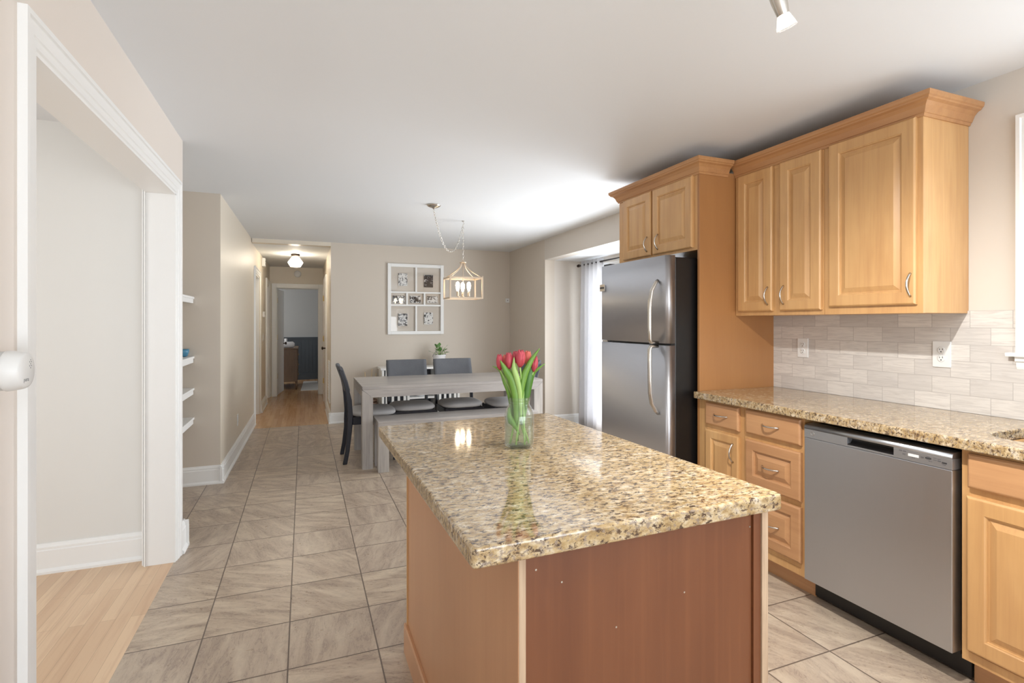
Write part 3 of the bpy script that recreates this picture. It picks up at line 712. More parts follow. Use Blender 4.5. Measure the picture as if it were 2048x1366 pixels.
# ================================================================== REFRIGERATOR
t = thing('refrigerator', (2.42, 2.95, 0), 'stainless steel top-freezer refrigerator with black sides and curved handles', 'refrigerator')
RY0, RY1 = 2.572, 3.333
obj('body', B(2.090, 2.80, RY0+0.004, RY1-0.004, 0.015, 1.728), STEEL_DARKPLASTIC, t, bevel=0.006)
obj('base_grille', B(2.075, 2.098, RY0+0.02, RY1-0.02, 0.02, 0.085), BLACK, t)
def fridge_door(z0, z1):
    # slightly bowed front: profile in XY
    n = 16; pts = []
    for i in range(n+1):
        u = i/n; y = RY0+u*(RY1-RY0)
        edge = min(u, 1-u)*(RY1-RY0)
        x = 2.030 + (0.030*(1-min(1, edge/0.035))**2.0) - 0.006*math.sin(PI*u)
        pts.append((x, y))
    pts += [(2.088, RY1), (2.088, RY0)]
    # finer edges
    fine = []
    for k in range(7):
        a = PI/2*k/6; fine.append((2.030+0.022*(1-math.sin(a)), RY0+0.026*(1-math.cos(a))))
    fine2 = [(x, RY0+RY1-y) for x, y in fine[::-1]]
    mid = [(2.030-0.006*math.sin(PI*i/12), RY0+0.026+(RY1-RY0-0.052)*i/12) for i in range(1, 12)]
    prof = fine+mid+fine2+[(2.088, RY1), (2.088, RY0)]
    return MB().extr(prof, 'Z', z0, z1, True)
for nm, z0, z1 in (('freezer_door', 1.203, 1.738), ('refrigerator_door', 0.095, 1.190)):
    dd = obj(nm, fridge_door(z0, z1), STEEL, t)
    if nm == 'freezer_door':
        path = [(2.024, 2.655, 1.590), (2.008, 2.655, 1.575), (1.978, 2.655, 1.525), (1.966, 2.655, 1.46), (1.963, 2.655, 1.40), (1.963, 2.655, 1.30), (1.963, 2.655, 1.225), (1.97, 2.655, 1.210), (2.024, 2.655, 1.208)]
    else:
        path = [(2.024, 2.655, 0.770), (2.008, 2.655, 0.785), (1.978, 2.655, 0.835), (1.966, 2.655, 0.90), (1.963, 2.655, 0.98), (1.963, 2.655, 1.08), (1.963, 2.655, 1.165), (1.97, 2.655, 1.182), (2.024, 2.655, 1.184)]
    obj('handle', MB().tube(path, [0.012, 0.014]+[0.0150]*6+[0.012], 12, flat=0.75), NICKEL, dd)
obj('badge', B(2.0195, 2.0245, 3.262, 3.328, 1.556, 1.606), NICKEL, t, bevel=0.001)
obj('badge_band', B(2.0185, 2.0200, 3.270, 3.325, 1.574, 1.588), GREYPRINT, t)
obj('hinge_cover', B(2.045, 2.12, RY1-0.10, RY1-0.02, 1.7385, 1.752), BLACK, t, bevel=0.003)
obj('middle_hinge', B(2.028, 2.06, RY1-0.10, RY1-0.03, 1.1915, 1.2015), NICKEL, t)
obj('door_gasket', B(2.06, 2.09, RY0+0.005, RY1-0.11, 1.190, 1.203), BLACK, t)

# ================================================================== ISLAND
t = thing('kitchen_island', (0.71, 1.53, 0), 'kitchen island base with tan side veneer and reddish back panel', 'kitchen island')
IX0, IX1, IY0, IY1 = 0.390, 1.043, 0.945, 2.115
obj('side_panel', B(IX0+0.0015, IX0+0.016, IY0, IY1, 0.0, 0.8735), PLY, t)
obj('side_veneer', B(IX0, IX0+0.0014, IY0+0.001, IY1, 0.0, 0.8735), ISLE_SIDE, t)
obj('side_panel', B(IX1-0.019, IX1, IY0, IY1, 0.0, 0.8735), PLY, t)
obj('corner_stile', B(IX0-0.004, IX0, IY1-0.012, IY1+0.004, 0.116, 0.8735), MAPLE, t)
obj('back_panel', B(IX0+0.016, IX1-0.043, IY0+0.010, IY0+0.020, 0.0, 0.8735), ISLE_BACK, t)
obj('back_stile', B(IX1-0.042, IX1-0.0195, IY0+0.004, IY0+0.020, 0.0, 0.8735), ISLE_BACK, t)
obj('case', B(IX0+0.017, IX1-0.020, IY0+0.021, IY1-0.001, 0.0, 0.873), MAPLE, t)
obj('base_moulding', MB().extr([(IX0-0.013, 0.0), (IX0-0.013, 0.108), (IX0-0.009, 0.115), (IX0-0.0005, 0.115), (IX0-0.0005, 0.0)], 'Y', IY0+0.0, IY1+0.012), ISLE_SIDE, t)
for (x, z) in ((0.432, 0.835), (0.49, 0.80), (0.62, 0.68), (0.80, 0.72), (0.995, 0.84)):
    obj('nail_head', MB().lathe([(0.0022, 0), (0.0022, -0.0008)], (x, IY0+0.0098, z), 10, 'Y'), NICKEL, t)
TP = [(0.288, 0.918), (1.084, 0.938), (1.047, 2.180), (0.279, 2.147)]
def roundpoly(P, r, k=5):
    out = []
    for i in range(len(P)):
        a = Vector(P[i-1]); b_ = Vector(P[i]); c_ = Vector(P[(i+1) % len(P)])
        p = b_+(a-b_).normalized()*r; q = b_+(c_-b_).normalized()*r
        for j in range(k+1):
            u = j/k; out.append(tuple((p.lerp(b_, u)).lerp(b_.lerp(q, u), u)))
    return out
obj('island_countertop', MB().prism(roundpoly(TP, 0.012), 0.874, 0.914), GRANITE, None, 'speckled granite slab on top of the kitchen island', 'countertop', bevel=0.006, segs=3)

# ================================================================== VASE WITH TULIPS
VX, VY, VZ = 0.672, 1.621, 0.914
c_, s_ = math.cos(math.atan(417/1046)), math.sin(math.atan(417/1046))
rgt = Vector((c_, -s_, 0)); fwd = Vector((s_, c_, 0))
t = thing('glass_jar_vase', (VX, VY, VZ), 'clear glass canning jar half full of water on the island', 'vase')
outp = [(0.030, 0.0), (0.042, 0.001), (0.0475, 0.007), (0.049, 0.018), (0.0495, 0.10), (0.0490, 0.108), (0.046, 0.122), (0.038, 0.137), (0.0345, 0.142), (0.0345, 0.147), (0.0360, 0.149), (0.0345, 0.1515), (0.0345, 0.155), (0.0360, 0.157), (0.0345, 0.1595), (0.0345, 0.164), (0.0335, 0.166), (0.0315, 0.165), (0.0315, 0.145), (0.035, 0.135), (0.0435, 0.120), (0.0465, 0.105), (0.0468, 0.018), (0.043, 0.008), (0.030, 0.006)]
jm = MB().lathe(outp, (VX, VY, VZ), 48, close=True)
obj('jar', jm, JARGLASS, t)
wm_ = MB().lathe([(0.001, 0.0065), (0.0425, 0.0085), (0.0463, 0.018), (0.0463, 0.098), (0.001, 0.098)], (VX, VY, VZ), 40)
obj('water', wm_, WATER, t)
def P(u, v, dep=0.0):
    """a point near the vase, dep metres behind its axis"""
    Z = 0.37*VX+0.929*VY+dep
    a = (u-1024)/1046*Z; z = 1.33+(645-v)/1046*Z
    return rgt*a+fwd*Z+Vector((0, 0, z))
def tulip(tip, base, foot, w, matp, idx, lab):
    tip = Vector(tip); base = Vector(base); foot = Vector(foot)
    t = thing('tulip', base, lab, 'flower', 'cut tulips in the jar')
    ax = (tip-base); L = ax.length; ax.normalize()
    a = ax.cross(Vector((0, 0, 1))) if abs(ax.z) < 0.95 else ax.cross(Vector((1, 0, 0)))
    a.normalize(); b_ = ax.cross(a)
    pet = MB()
    for ring in (0, 1):
        for q in range(3):
            th0 = 2*PI*q/3+ring*PI/3+idx
            nu, nv = 7, 9; b0 = len(pet.v)
            for j in range(nv):
                v_ = j/(nv-1)
                rad = w*(math.sin(PI*min(1, v_*0.80+0.08))**0.7)*(0.97 if ring else 1.07)
                if j == 0: rad = w*0.25
                half = 1.02*(math.sin(PI*(v_*0.88+0.10))**0.6)
                for i in range(nu):
                    f = (i/(nu-1)-0.5)*2; th = th0+f*half*1.1
                    rr_ = rad*(1+0.05*(1-f*f))*(1.0)
                    zz = L*(v_-0.035*f*f*v_)
                    pet.v.append(tuple(base+ax*zz+a*math.cos(th)*rr_+b_*math.sin(th)*rr_))
            for j in range(nv-1):
                for i in range(nu-1):
                    pet.f.append((b0+j*nu+i, b0+j*nu+i+1, b0+(j+1)*nu+i+1, b0+(j+1)*nu+i)); pet.sm.append(True)
    po = obj('petals', pet, matp, t)
    md = po.modifiers.new('solid', 'SOLIDIFY'); md.thickness = 0.0008
    mid = Vector((VX, VY, VZ+0.155))+ (foot-Vector((VX, VY, foot.z)))*-0.30
    mid = Vector((VX, VY, VZ+0.155)) + (base-Vector((VX, VY, base.z)))*0.28
    if (mid-Vector((VX, VY, mid.z))).length > 0.024: mid = Vector((VX, VY, mid.z))+(mid-Vector((VX, VY, mid.z))).normalized()*0.024
    pts = []
    for k in range(13):
        u = k/12
        if u < 0.5: q = foot.lerp(mid, u*2)
        else:
            w_ = (u-0.5)*2; c1 = mid+(mid-foot)*0.3; q = mid.lerp(c1, w_).lerp(c1.lerp(base, w_), w_)
        pts.append(q)
    obj('stem', MB().tube(pts, 0.0030, 8), STEM, t)
    return t
def footp(ang, r=0.033, dz=0.012): return (VX+r*math.cos(ang), VY+r*math.sin(ang), VZ+dz)
TUL = [((998.5, 708), (1000.5, 740.5), 0.00, 0.0112, PETAL, 'dark red tulip head leaning out at far left of the bunch'),
       ((1017, 704), (1019, 738), -0.015, 0.0122, PETAL, 'red tulip second from the left in front of the bunch'),
       ((1031, 702), (1032, 726), 0.025, 0.0115, PETAL, 'red tulip behind, between the two front heads'),
       ((1042, 699), (1040, 734.5), -0.025, 0.0150, PETAL, 'largest rose-red tulip in front centre of the bunch'),
       ((1056, 701), (1053, 730), 0.02, 0.0125, PETAL2, 'coral tulip half hidden right behind the largest one'),
       ((1071, 711.5), (1067.5, 744), 0.0, 0.0105, PETAL, 'slim red tulip at far right of the bunch'),
       ((1010, 709), (1012, 735), 0.03, 0.0105, PETAL2, 'coral-edged tulip peeking behind the two left heads')]
for i, (a, b_, dp, w_, mp, lab) in enumerate(TUL):
    tulip(P(*a, dp), P(*b_, dp), footp(0.9*i+0.4), w_, mp, i*0.7, lab)
def leafblade(pts, ws, mat, lab, name='tulip_leaf', face=None, n=14):
    """pts: control points; ws widths; cupped blade"""
    ctrl = [Vector(p) for p in pts]
    def cr(u):
        k = len(ctrl)-1; x = u*k; i = min(int(x), k-1); f = x-i
        p0 = ctrl[max(i-1, 0)]; p1 = ctrl[i]; p2 = ctrl[i+1]; p3 = ctrl[min(i+2, k)]
        return 0.5*((2*p1)+(p2-p0)*f+(2*p0-5*p1+4*p2-p3)*f*f+(3*p1-p0-3*p2+p3)*f**3)
    m_ = MB(); nu = 5
    for j in range(n+1):
        u = j/n; p = cr(u); tg = (cr(min(1, u+0.02))-cr(max(0, u-0.02))).normalized()
        side = tg.cross(face or fwd).normalized()*1.3; nr = side.cross(tg)
        k = len(ws)-1; x = u*k; i = min(int(x), k-1); w = ws[i]+(ws[i+1]-ws[i])*(x-i)
        for q in range(nu):
            f = (q/(nu-1)-0.5)*2
            m_.v.append(tuple(p+side*w*f+nr*w*0.45*f*f))
    for j in range(n):
        for q in range(nu-1): m_.f.append((j*nu+q, j*nu+q+1, (j+1)*nu+q+1, (j+1)*nu+q)); m_.sm.append(True)
    o = obj(name, m_, mat, None, lab, 'leaf', 'tulip leaves in the jar')
    md = o.modifiers.new('solid', 'SOLIDIFY'); md.thickness = 0.0007
    return o
def C(a, r=0.012, z=0.15): return (VX+r*math.cos(a), VY+r*math.sin(a), VZ+z)
leafblade([P(1036, 845, -0.01), P(1040, 800, -0.015), P(1047, 755, -0.02), P(1062, 722, -0.02), P(1080, 696, -0.02)], [0.003, 0.007, 0.0095, 0.0065, 0.0004], LEAF, 'long green tulip leaf reaching up to the top right')
leafblade([P(1043, 850, 0.01), P(1052, 795, 0.0), P(1058, 755, -0.005), P(1063, 733, 0.0), P(1066, 712, 0.0)], [0.003, 0.010, 0.013, 0.009, 0.0006], LEAF2, 'broad dark green tulip leaf under the right tulip')
leafblade([P(1047, 845, 0.0), P(1056, 790, 0.01), P(1066, 750, 0.0), P(1076, 738, -0.01), P(1090.5, 727, -0.01)], [0.003, 0.005, 0.0045, 0.0035, 0.0004], LEAF, 'thin tulip leaf bending out to the far right')
leafblade([P(1032, 850, -0.02), P(1032, 800, -0.028), P(1026, 765, -0.03), P(1012, 742, -0.03), P(1000, 720, -0.03)], [0.004, 0.010, 0.0135, 0.0085, 0.0005], LEAF, 'wide folded tulip leaf crossing the front left of the bunch')
leafblade([P(1042, 840, -0.02), P(1040, 790, -0.03), P(1034, 758, -0.035), P(1028, 738, -0.035), P(1028, 714, -0.035)], [0.003, 0.006, 0.0075, 0.0065, 0.0004], STEM, 'pale green upright leaf between the two middle tulips')
leafblade([P(1026, 850, 0.01), P(1020, 795, 0.0), P(1010, 765, -0.005), P(1000, 741, 0.0), P(984.5, 732, 0.0)], [0.003, 0.006, 0.006, 0.0035, 0.0004], LEAF, 'narrow tulip leaf drooping out to the far left')
leafblade([P(1030, 840, 0.01), P(1027, 795, 0.01), P(1022, 760, 0.01), P(1019, 735, 0.01)], [0.003, 0.008, 0.008, 0.002], LEAF2, 'short dark tulip leaf inside the left of the bunch')
leafblade([P(1040, 870, -0.02), P(1028, 850, -0.025), P(1022, 842, -0.025), P(1018, 830, -0.02), P(1019, 815, -0.015)], [0.001, 0.006, 0.009, 0.006, 0.003], LEAF, 'leaf end under water inside the jar')

# ================================================================== DINING TABLE, BENCH, CHAIRS
t = thing('dining_table', (1.385, 5.315, 0), 'grey washed wooden dining table with thick square legs', 'table')
TX0, TX1, TY0, TY1, TZ = 0.492, 2.285, 4.880, 5.755, 0.750
obj('tabletop', B(TX0, TX1, TY0, TY1, TZ-0.028, TZ), GREYWOOD_X, t, bevel=0.002)
ap = MB()
# mitred apron faces (front and back) and end pieces
for (ya, yb) in ((TY0, TY0+0.05), (TY1-0.05, TY1)):
    ap.extr([(TX0+0.002, TZ-0.0285), (TX1-0.002, TZ-0.0285), (TX1-0.092, TZ-0.102), (TX0+0.092, TZ-0.102)], 'Y', ya, yb)
ap.box(TX0, TX0+0.05, TY0+0.096, TY1-0.096, TZ-0.098, TZ-0.0285).box(TX1-0.05, TX1, TY0+0.096, TY1-0.096, TZ-0.098, TZ-0.0285)
obj('apron', ap, GREYWOOD_X, t)
for x in (TX0, TX1-0.095):
    for y in (TY0, TY1-0.095):
        lf = x == TX0
        m_ = MB()
        xa, xb_ = x, x+0.095
        if lf: prof = [(xa, 0), (xb_, 0), (xb_, TZ-0.104), (xa, TZ-0.0305)]
        else: prof = [(xa, 0), (xb_, 0), (xb_, TZ-0.0305), (xa, TZ-0.104)]
        m_.extr(prof, 'Y', y, y+0.095)
        obj('leg', m_, GREYWOOD_Z, t)
t = thing('dining_bench', (1.4, 4.88, 0), 'grey washed wooden bench in front of the dining table', 'bench')
obj('seat', B(0.612, 2.165, 4.725, 5.055, 0.405, 0.450), GREYWOOD_X, t, bevel=0.002)
for x in (0.612, 2.165-0.095):
    for y in (4.725, 4.96): obj('leg', B(x, x+0.095, y, y+0.095, 0, 0.4045), GREYWOOD_Z, t, bevel=0.0015)

def make_chair(label):
    t = thing('dining_chair', (0, 0, 0), label, 'chair', 'dining chairs', local=True)
    # rear legs / posts: curved, one piece each
    def py(z):
        pts = [(0, 0.262), (0.12, 0.240), (0.28, 0.222), (0.45, 0.214), (0.60, 0.224), (0.75, 0.252), (0.92, 0.312)]
        for (a, b_), (c1, d1) in zip(pts, pts[1:]):
            if z <= c1: return b_+(d1-b_)*(z-a)/(c1-a)
        return 0.312
    for sx in (-1, 1):
        m_ = MB(); zs = [0.0, 0.06, 0.12, 0.2, 0.28, 0.36, 0.45, 0.52, 0.6, 0.68, 0.76, 0.84, 0.885]
        for z in zs:
            d = 0.020 if z < 0.3 else (0.024 if z < 0.62 else 0.019)
            x0 = sx*0.205-0.014; x1 = sx*0.205+0.014
            m_.v += [(x0, py(z)-d, z), (x1, py(z)-d, z), (x1, py(z)+d, z), (x0, py(z)+d, z)]
        n = len(zs)
        for i in range(n-1):
            for k in range(4): m_.f.append((i*4+k, i*4+(k+1) % 4, (i+1)*4+(k+1) % 4, (i+1)*4+k)); m_.sm.append(False)
        m_.f.append((3, 2, 1, 0)); m_.sm.append(False); e = (n-1)*4; m_.f.append((e, e+1, e+2, e+3)); m_.sm.append(False)
        obj('back_post', m_, NAVY, t, bevel=0.005)
        m_ = MB().rings([[(sx*0.195-0.014, -0.20-0.014, 0), (sx*0.195+0.014, -0.20-0.014, 0), (sx*0.195+0.014, -0.20+0.014, 0), (sx*0.195-0.014, -0.20+0.014, 0)],
                         [(sx*0.195-0.02, -0.20-0.02, 0.425), (sx*0.195+0.02, -0.20-0.02, 0.425), (sx*0.195+0.02, -0.20+0.02, 0.425), (sx*0.195-0.02, -0.20+0.02, 0.425)]])
        obj('leg', m_, NAVY, t, bevel=0.003)
    obj('seat_frame', B(-0.205, 0.205, -0.218, -0.19, 0.365, 0.435).box(-0.205, 0.205, 0.19, 0.212, 0.365, 0.435).box(-0.212, -0.188, -0.19, 0.19, 0.365, 0.435).box(0.188, 0.212, -0.19, 0.19, 0.365, 0.435), NAVY, t, bevel=0.003)
    # cushion: rounded pillow
    m_ = MB(); n = 14
    def sq(a, w, d, e=4.0):
        ca, sa = math.cos(a), math.sin(a)
        r = (abs(ca)**e+abs(sa)**e)**(-1/e); return (w*ca*r, d*sa*r)
    ringz = [(0.93, 0.436), (1.0, 0.450), (1.01, 0.464), (0.98, 0.478), (0.88, 0.490), (0.6, 0.499), (0.25, 0.503)]
    K = 32
    for (f, z) in ringz:
        for k in range(K):
            x, y = sq(2*PI*k/K, 0.222*f, 0.210*f); m_.v.append((x, y-0.015, z))
    for i in range(len(ringz)-1):
        for k in range(K): m_.f.append((i*K+k, i*K+(k+1) % K, (i+1)*K+(k+1) % K, (i+1)*K+k)); m_.sm.append(True)
    m_.f.append(tuple(range(K-1, -1, -1))); m_.sm.append(False); m_.f.append(tuple((len(ringz)-1)*K+k for k in range(K))); m_.sm.append(True)
    obj('seat_cushion', m_, CUSHION, t)
    # curved upholstered backrest panel
    m_ = MB(); nx = 12; zz = [0.672, 0.70, 0.78, 0.86, 0.905, 0.920]
    for side in (0, 1):
        for z in zz:
            for i in range(nx+1):
                f = (i/nx-0.5)*2; x = f*0.218; bow = 0.022*(1-f*f)
                th = (0.017 if 0.68 < z < 0.915 else 0.011)
                y = py(min(z, 0.92))-0.008+bow + (-th if side == 0 else th*0.6)
                m_.v.append((x, y, z))
    W = nx+1; H = len(zz)
    idx = lambda s, j, i: s*W*H+j*W+i
    for s in (0, 1):
        for j in range(H-1):
            for i in range(nx): m_.f.append((idx(s, j, i), idx(s, j, i+1), idx(s, j+1, i+1), idx(s, j+1, i))); m_.sm.append(True)
    for j in range(H-1):
        for i in (0, nx): m_.f.append((idx(0, j, i), idx(1, j, i), idx(1, j+1, i), idx(0, j+1, i))); m_.sm.append(False)
    for i in range(nx):
        for j in (0, H-1): m_.f.append((idx(0, j, i), idx(0, j, i+1), idx(1, j, i+1), idx(1, j, i))); m_.sm.append(False)
    obj('backrest', m_, BACKFAB, t)
    return t
ch = make_chair('dark chair with light grey cushion at the left end of the table')
ch.location = (0.622, 5.335, 0); ch.rotation_euler = (0, 0, PI/2)
dup(ch, (1.055, 5.50, 0), 0.0, 'dark chair behind the table in front of the white console, nearer the hallway')
dup(ch, (1.575, 5.50, 0), 0.0, 'dark chair behind the table directly below the potted plant')
dup(ch, (2.08, 5.36, 0), -PI/2, 'dark chair at the right end of the table, mostly hidden by the tulips')

# ================================================================== CONSOLE, PLANT, BASKET
t = thing('console_table', (1.48, 7.08, 0), 'white low console with open shelves standing against the back wall', 'console')
CX0, CX1, CY0, CY1, CZ = 0.945, 1.990, 6.93, 7.245, 0.735
obj('top', B(CX0-0.015, CX1+0.015, CY0-0.015, CY1+0.003, CZ-0.028, CZ), WHITE, t, bevel=0.003)
bd = MB()
for x in (CX0, 1.275, 1.655, CX1-0.03): bd.box(x, x+0.03, CY0, CY1, 0.04, CZ-0.0285)
bd.box(CX0, CX1, CY0, CY1-0.012, 0.04, 0.08)
obj('body', bd, WHITE, t)
obj('back_panel', B(CX0+0.03, CX1-0.03, CY1-0.012, CY1, 0.0805, CZ-0.029), plain('slate_back_panel', S(92, 94, 102), 0.6), t)
obj('shelf', B(1.305, 1.655, CY0+0.005, CY1-0.012, 0.315, 0.335), WHITE, t); obj('shelf', B(1.305, 1.655, CY0+0.005, CY1-0.012, 0.52, 0.54), WHITE, t)
for (a, b_) in ((CX0+0.03, 1.275), (1.685, CX1-0.03)):
    for i in range(4):
        x = a+0.018+(b_-a-0.036-0.03)*i/3
        obj('slat', B(x, x+0.030, CY0+0.002, CY0+0.02, 0.0805, CZ-0.029), WHITE, t)
def bowl(x, y, z, r, h, lab, name='bowl'):
    obj(name, MB().lathe([(r*0.45, 0), (r*0.5, 0.004), (r*0.8, h*0.45), (r, h), (r*0.96, h), (r*0.75, h*0.5), (r*0.4, 0.012)], (x, y, z), 32), CERAMIC, None, lab, name, 'dishes in the white console')
bowl(1.47, 7.07, 0.3352, 0.13, 0.055, 'wide white bowl on the lower middle shelf of the console')
bowl(1.46, 7.07, 0.5402, 0.12, 0.045, 'shallow white dish on the upper middle shelf of the console', 'dish')
obj('dark_tray', B(1.33, 1.63, 6.97, 7.18, 0.0805, 0.20), BLACK, None, 'dark box on the bottom shelf of the white console', 'box', bevel=0.004)
t = thing('potted_plant', (1.735, 7.05, CZ), 'small green plant in a white pot on the white console', 'plant')
obj('pot', MB().lathe([(0.060, 0), (0.070, 0.006), (0.082, 0.07), (0.086, 0.13), (0.090, 0.135), (0.090, 0.155), (0.082, 0.155), (0.078, 0.12)], (1.735, 7.05, CZ), 32), CERAMIC, t)
obj('soil', MB().lathe([(0.001, 0.128), (0.078, 0.128), (0.078, 0.132), (0.001, 0.133)], (1.735, 7.05, CZ), 24), plain('potting_soil', S(60, 48, 40), 0.9), t)
rnd = random.Random(5)
lm = MB(); st = MB()
base = Vector((1.735, 7.05, CZ+0.13))
for i in range(30):
    an = rnd.uniform(0, 2*PI); el = rnd.uniform(0.25, 1.35); L = rnd.uniform(0.07, 0.17)
    dr_ = Vector((math.cos(an)*math.cos(el), math.sin(an)*math.cos(el), math.sin(el)))
    tip = base+dr_*L; st.tube([base+dr_*0.02*0, base+dr_*L*0.5+Vector((0, 0, 0.004)), tip], 0.0016, 5)
    sd = dr_.cross(Vector((0, 0, 1))).normalized(); ll = rnd.uniform(0.035, 0.06); w = ll*0.35; out = (dr_+Vector((0, 0, -0.25))).normalized(); up = sd.cross(out)
    b0 = len(lm.v)
    for j, (u, ww) in enumerate(((0, 0.1), (0.3, 0.9), (0.6, 1.0), (0.85, 0.5), (1.0, 0.03))):
        p = tip+out*ll*u
        lm.v += [tuple(p-sd*w*ww+up*w*0.25*ww), tuple(p), tuple(p+sd*w*ww+up*w*0.25*ww)]
    for j in range(4):
        for q in range(2): lm.f.append((b0+j*3+q, b0+j*3+q+1, b0+j*3+q+4, b0+j*3+q+3)); lm.sm.append(True)
obj('foliage', lm, PLANTG, t); obj('stems', st, STEM, t)
for k, (dx, dy, hz) in enumerate(((0.10, 0.02, 0.10), (0.075, -0.03, 0.12), (-0.10, -0.02, 0.08))):
    pts = [base+Vector((dx*u, dy*u, hz*math.sin(PI*min(1, u*1.0)*0.75)-0.06*u*u)) for u in [j/8 for j in range(9)]]
    obj('trailing_stem', MB().tube(pts, 0.002, 5), NAVY, t)
# basket with dried stems left of the console
t = thing('wicker_basket', (0.80, 7.06, 0), 'brown wicker basket with dried stems on the floor beside the console', 'basket')
bk = MB()
for i in range(9):
    z = 0.30*i/8; bk.torus((0.80, 7.06, z+0.012), 0.085+0.012*math.sin(i*0.35), 0.0165, seg=26, sg=6)
obj('basket', bk, WICKER, t)
obj('basket_base', MB().lathe([(0.001, 0.0), (0.085, 0.0), (0.085, 0.01), (0.001, 0.01)], (0.80, 7.06, 0), 24), WICKER, t)
for k, (dx, h) in enumerate(((-0.03, 0.68), (0.02, 0.72), (0.05, 0.66), (-0.06, 0.62))):
    obj('dried_stem', MB().tube([(0.80+dx*0.3, 7.05, 0.01), (0.80+dx, 7.06, h*0.6), (0.80+dx*1.8, 7.07, h)], [0.003, 0.003, 0.005], 6), DRIEDSTEM, t)

# ================================================================== WINDOW-FRAME PICTURE ON BACK WALL
t = thing('picture_frame', (1.455, 7.265, 1.65), 'white distressed old window sash used as photo frame on the back wall', 'picture frame')
x0, x1, z0, z1 = 1.066, 1.848, 1.166, 2.140; ya, yb = 7.245, 7.2795
fr = MB().box(x0, x0+0.045, ya, yb, z0, z1).box(x1-0.045, x1, ya, yb, z0, z1).box(x0+0.045, x1-0.045, ya, yb, z0, z0+0.045).box(x0+0.045, x1-0.045, ya, yb, z1-0.045, z1)
obj('frame', fr, WHITE, t, bevel=0.003)
mu = MB(); yc, yd = 7.250, 7.274
mu.box(x0+0.045, x1-0.045, yc, yd, 1.735, 1.757).box(x0+0.045, x1-0.045, yc, yd, 1.558, 1.580)
mu.box(1.446, 1.468, yc, yd, 1.757, z1-0.045).box(1.446, 1.468, yc, yd, z0+0.045, 1.558)
mu.box(1.318, 1.340, yc, yd, 1.580, 1.735).box(1.562, 1.584, yc, yd, 1.580, 1.735)
obj('muntins', mu, WHITE, t)
cells = [(x0+0.045, 1.446, 1.757, z1-0.045), (1.468, x1-0.045, 1.757, z1-0.045), (x0+0.045, 1.318, 1.580, 1.735), (1.340, 1.562, 1.580, 1.735), (1.584, x1-0.045, 1.580, 1.735), (x0+0.045, 1.446, z0+0.045, 1.558), (1.468, x1-0.045, z0+0.045, 1.558)]
for c4 in cells: obj('glass_pane', B(c4[0], c4[1], 7.262, 7.265, c4[2], c4[3]), PANE, t)
phs = [(1.213, 1.336, 1.836, 2.009, 0.42), (1.570, 1.697, 1.824, 1.997, 0.58), (1.138, 1.300, 1.594, 1.699, 0.5), (1.371, 1.524, 1.603, 1.702, 0.48), (1.612, 1.765, 1.606, 1.701, 0.44), (1.211, 1.336, 1.284, 1.453, 0.46), (1.570, 1.695, 1.303, 1.469, 0.42)]
for i, (a, b_, c1, d1, dk) in enumerate(phs):
    obj('photo', B(a, b_, 7.2655, 7.267, c1, d1), photo_mat('bw_photo_%d' % i, i+1, dk), t)

# ================================================================== LIGHT FIXTURES
# lantern pendant
LX, LY = 1.556, 5.29
t = thing('pendant_lantern', (LX, LY, 1.57), 'champagne metal lantern pendant hanging on a swagged chain above the table', 'pendant light')
w, dpt, zb, zt = 0.172, 0.125, 1.575, 1.800; b = 0.0075
fm = MB()
for sx in (-1, 1):
    for sy in (-1, 1): fm.box(LX+sx*w-b, LX+sx*w+b, LY+sy*dpt-b, LY+sy*dpt+b, zb, zt)
for z in (zb, zt-2*b):
    for sy in (-1, 1): fm.box(LX-w+b, LX+w-b, LY+sy*dpt-b, LY+sy*dpt+b, z, z+2*b)
    for sx in (-1, 1): fm.box(LX+sx*w-b, LX+sx*w+b, LY-dpt+b, LY+dpt-b, z, z+2*b)
obj('frame', fm, CHAMPAGNE, t)
for sx in (-1, 1):
    for sy in (-1, 1):
        pts = []
        for k in range(11):
            u = k/10; rr_ = (1-u)**1.0
            # concave sweep from the corner up to the cap
            hx = w*(1-u)**2.0*0.93+0.020*u; hy = dpt*(1-u)**2.0*0.93+0.014*u
            pts.append((LX+sx*hx, LY+sy*hy, zt+0.158*(u**0.85)))
        obj('roof_arm', MB().tube(pts, 0.0048, 8), CHAMPAGNE, t)
        obj('finial', MB().lathe([(0.004, 0), (0.006, 0.005), (0.004, 0.011), (0.001, 0.016)], (LX+sx*w, LY+sy*dpt, zt), 10), CHAMPAGNE, t)
obj('cap', MB().lathe([(0.034, 1.955), (0.036, 1.960), (0.034, 1.965), (0.012, 1.968), (0.010, 1.985), (0.004, 1.988)], (LX, LY, 0), 24), CHAMPAGNE, t)
obj('centre_rod', MB().tube([(LX, LY, 1.60), (LX, LY, 1.96)], 0.004, 8), CHAMPAGNE, t)
obj('arm_hub', MB().lathe([(0.004, 1.582), (0.012, 1.588), (0.012, 1.605), (0.006, 1.612)], (LX, LY, 0), 16), CHAMPAGNE, t)
for k in range(3):
    an = math.radians(200+120*k); bx, by = LX+0.068*math.cos(an), LY+0.055*math.sin(an)
    obj('arm', MB().tube([(LX, LY, 1.598), (LX+(bx-LX)*0.6, LY+(by-LY)*0.6, 1.592), (bx, by, 1.604)], 0.0035, 6), CHAMPAGNE, t)
    so = obj('socket', MB().lathe([(0.010, 1.602), (0.0115, 1.606), (0.0115, 1.655), (0.010, 1.658)], (bx, by, 0), 14), CHAMPAGNE, t)
    obj('bulb', MB().lathe([(0.010, 1.6585), (0.013, 1.672), (0.019, 1.695), (0.021, 1.715), (0.019, 1.735), (0.011, 1.751), (0.002, 1.756)], (bx, by, 0), 18), BULB, t)
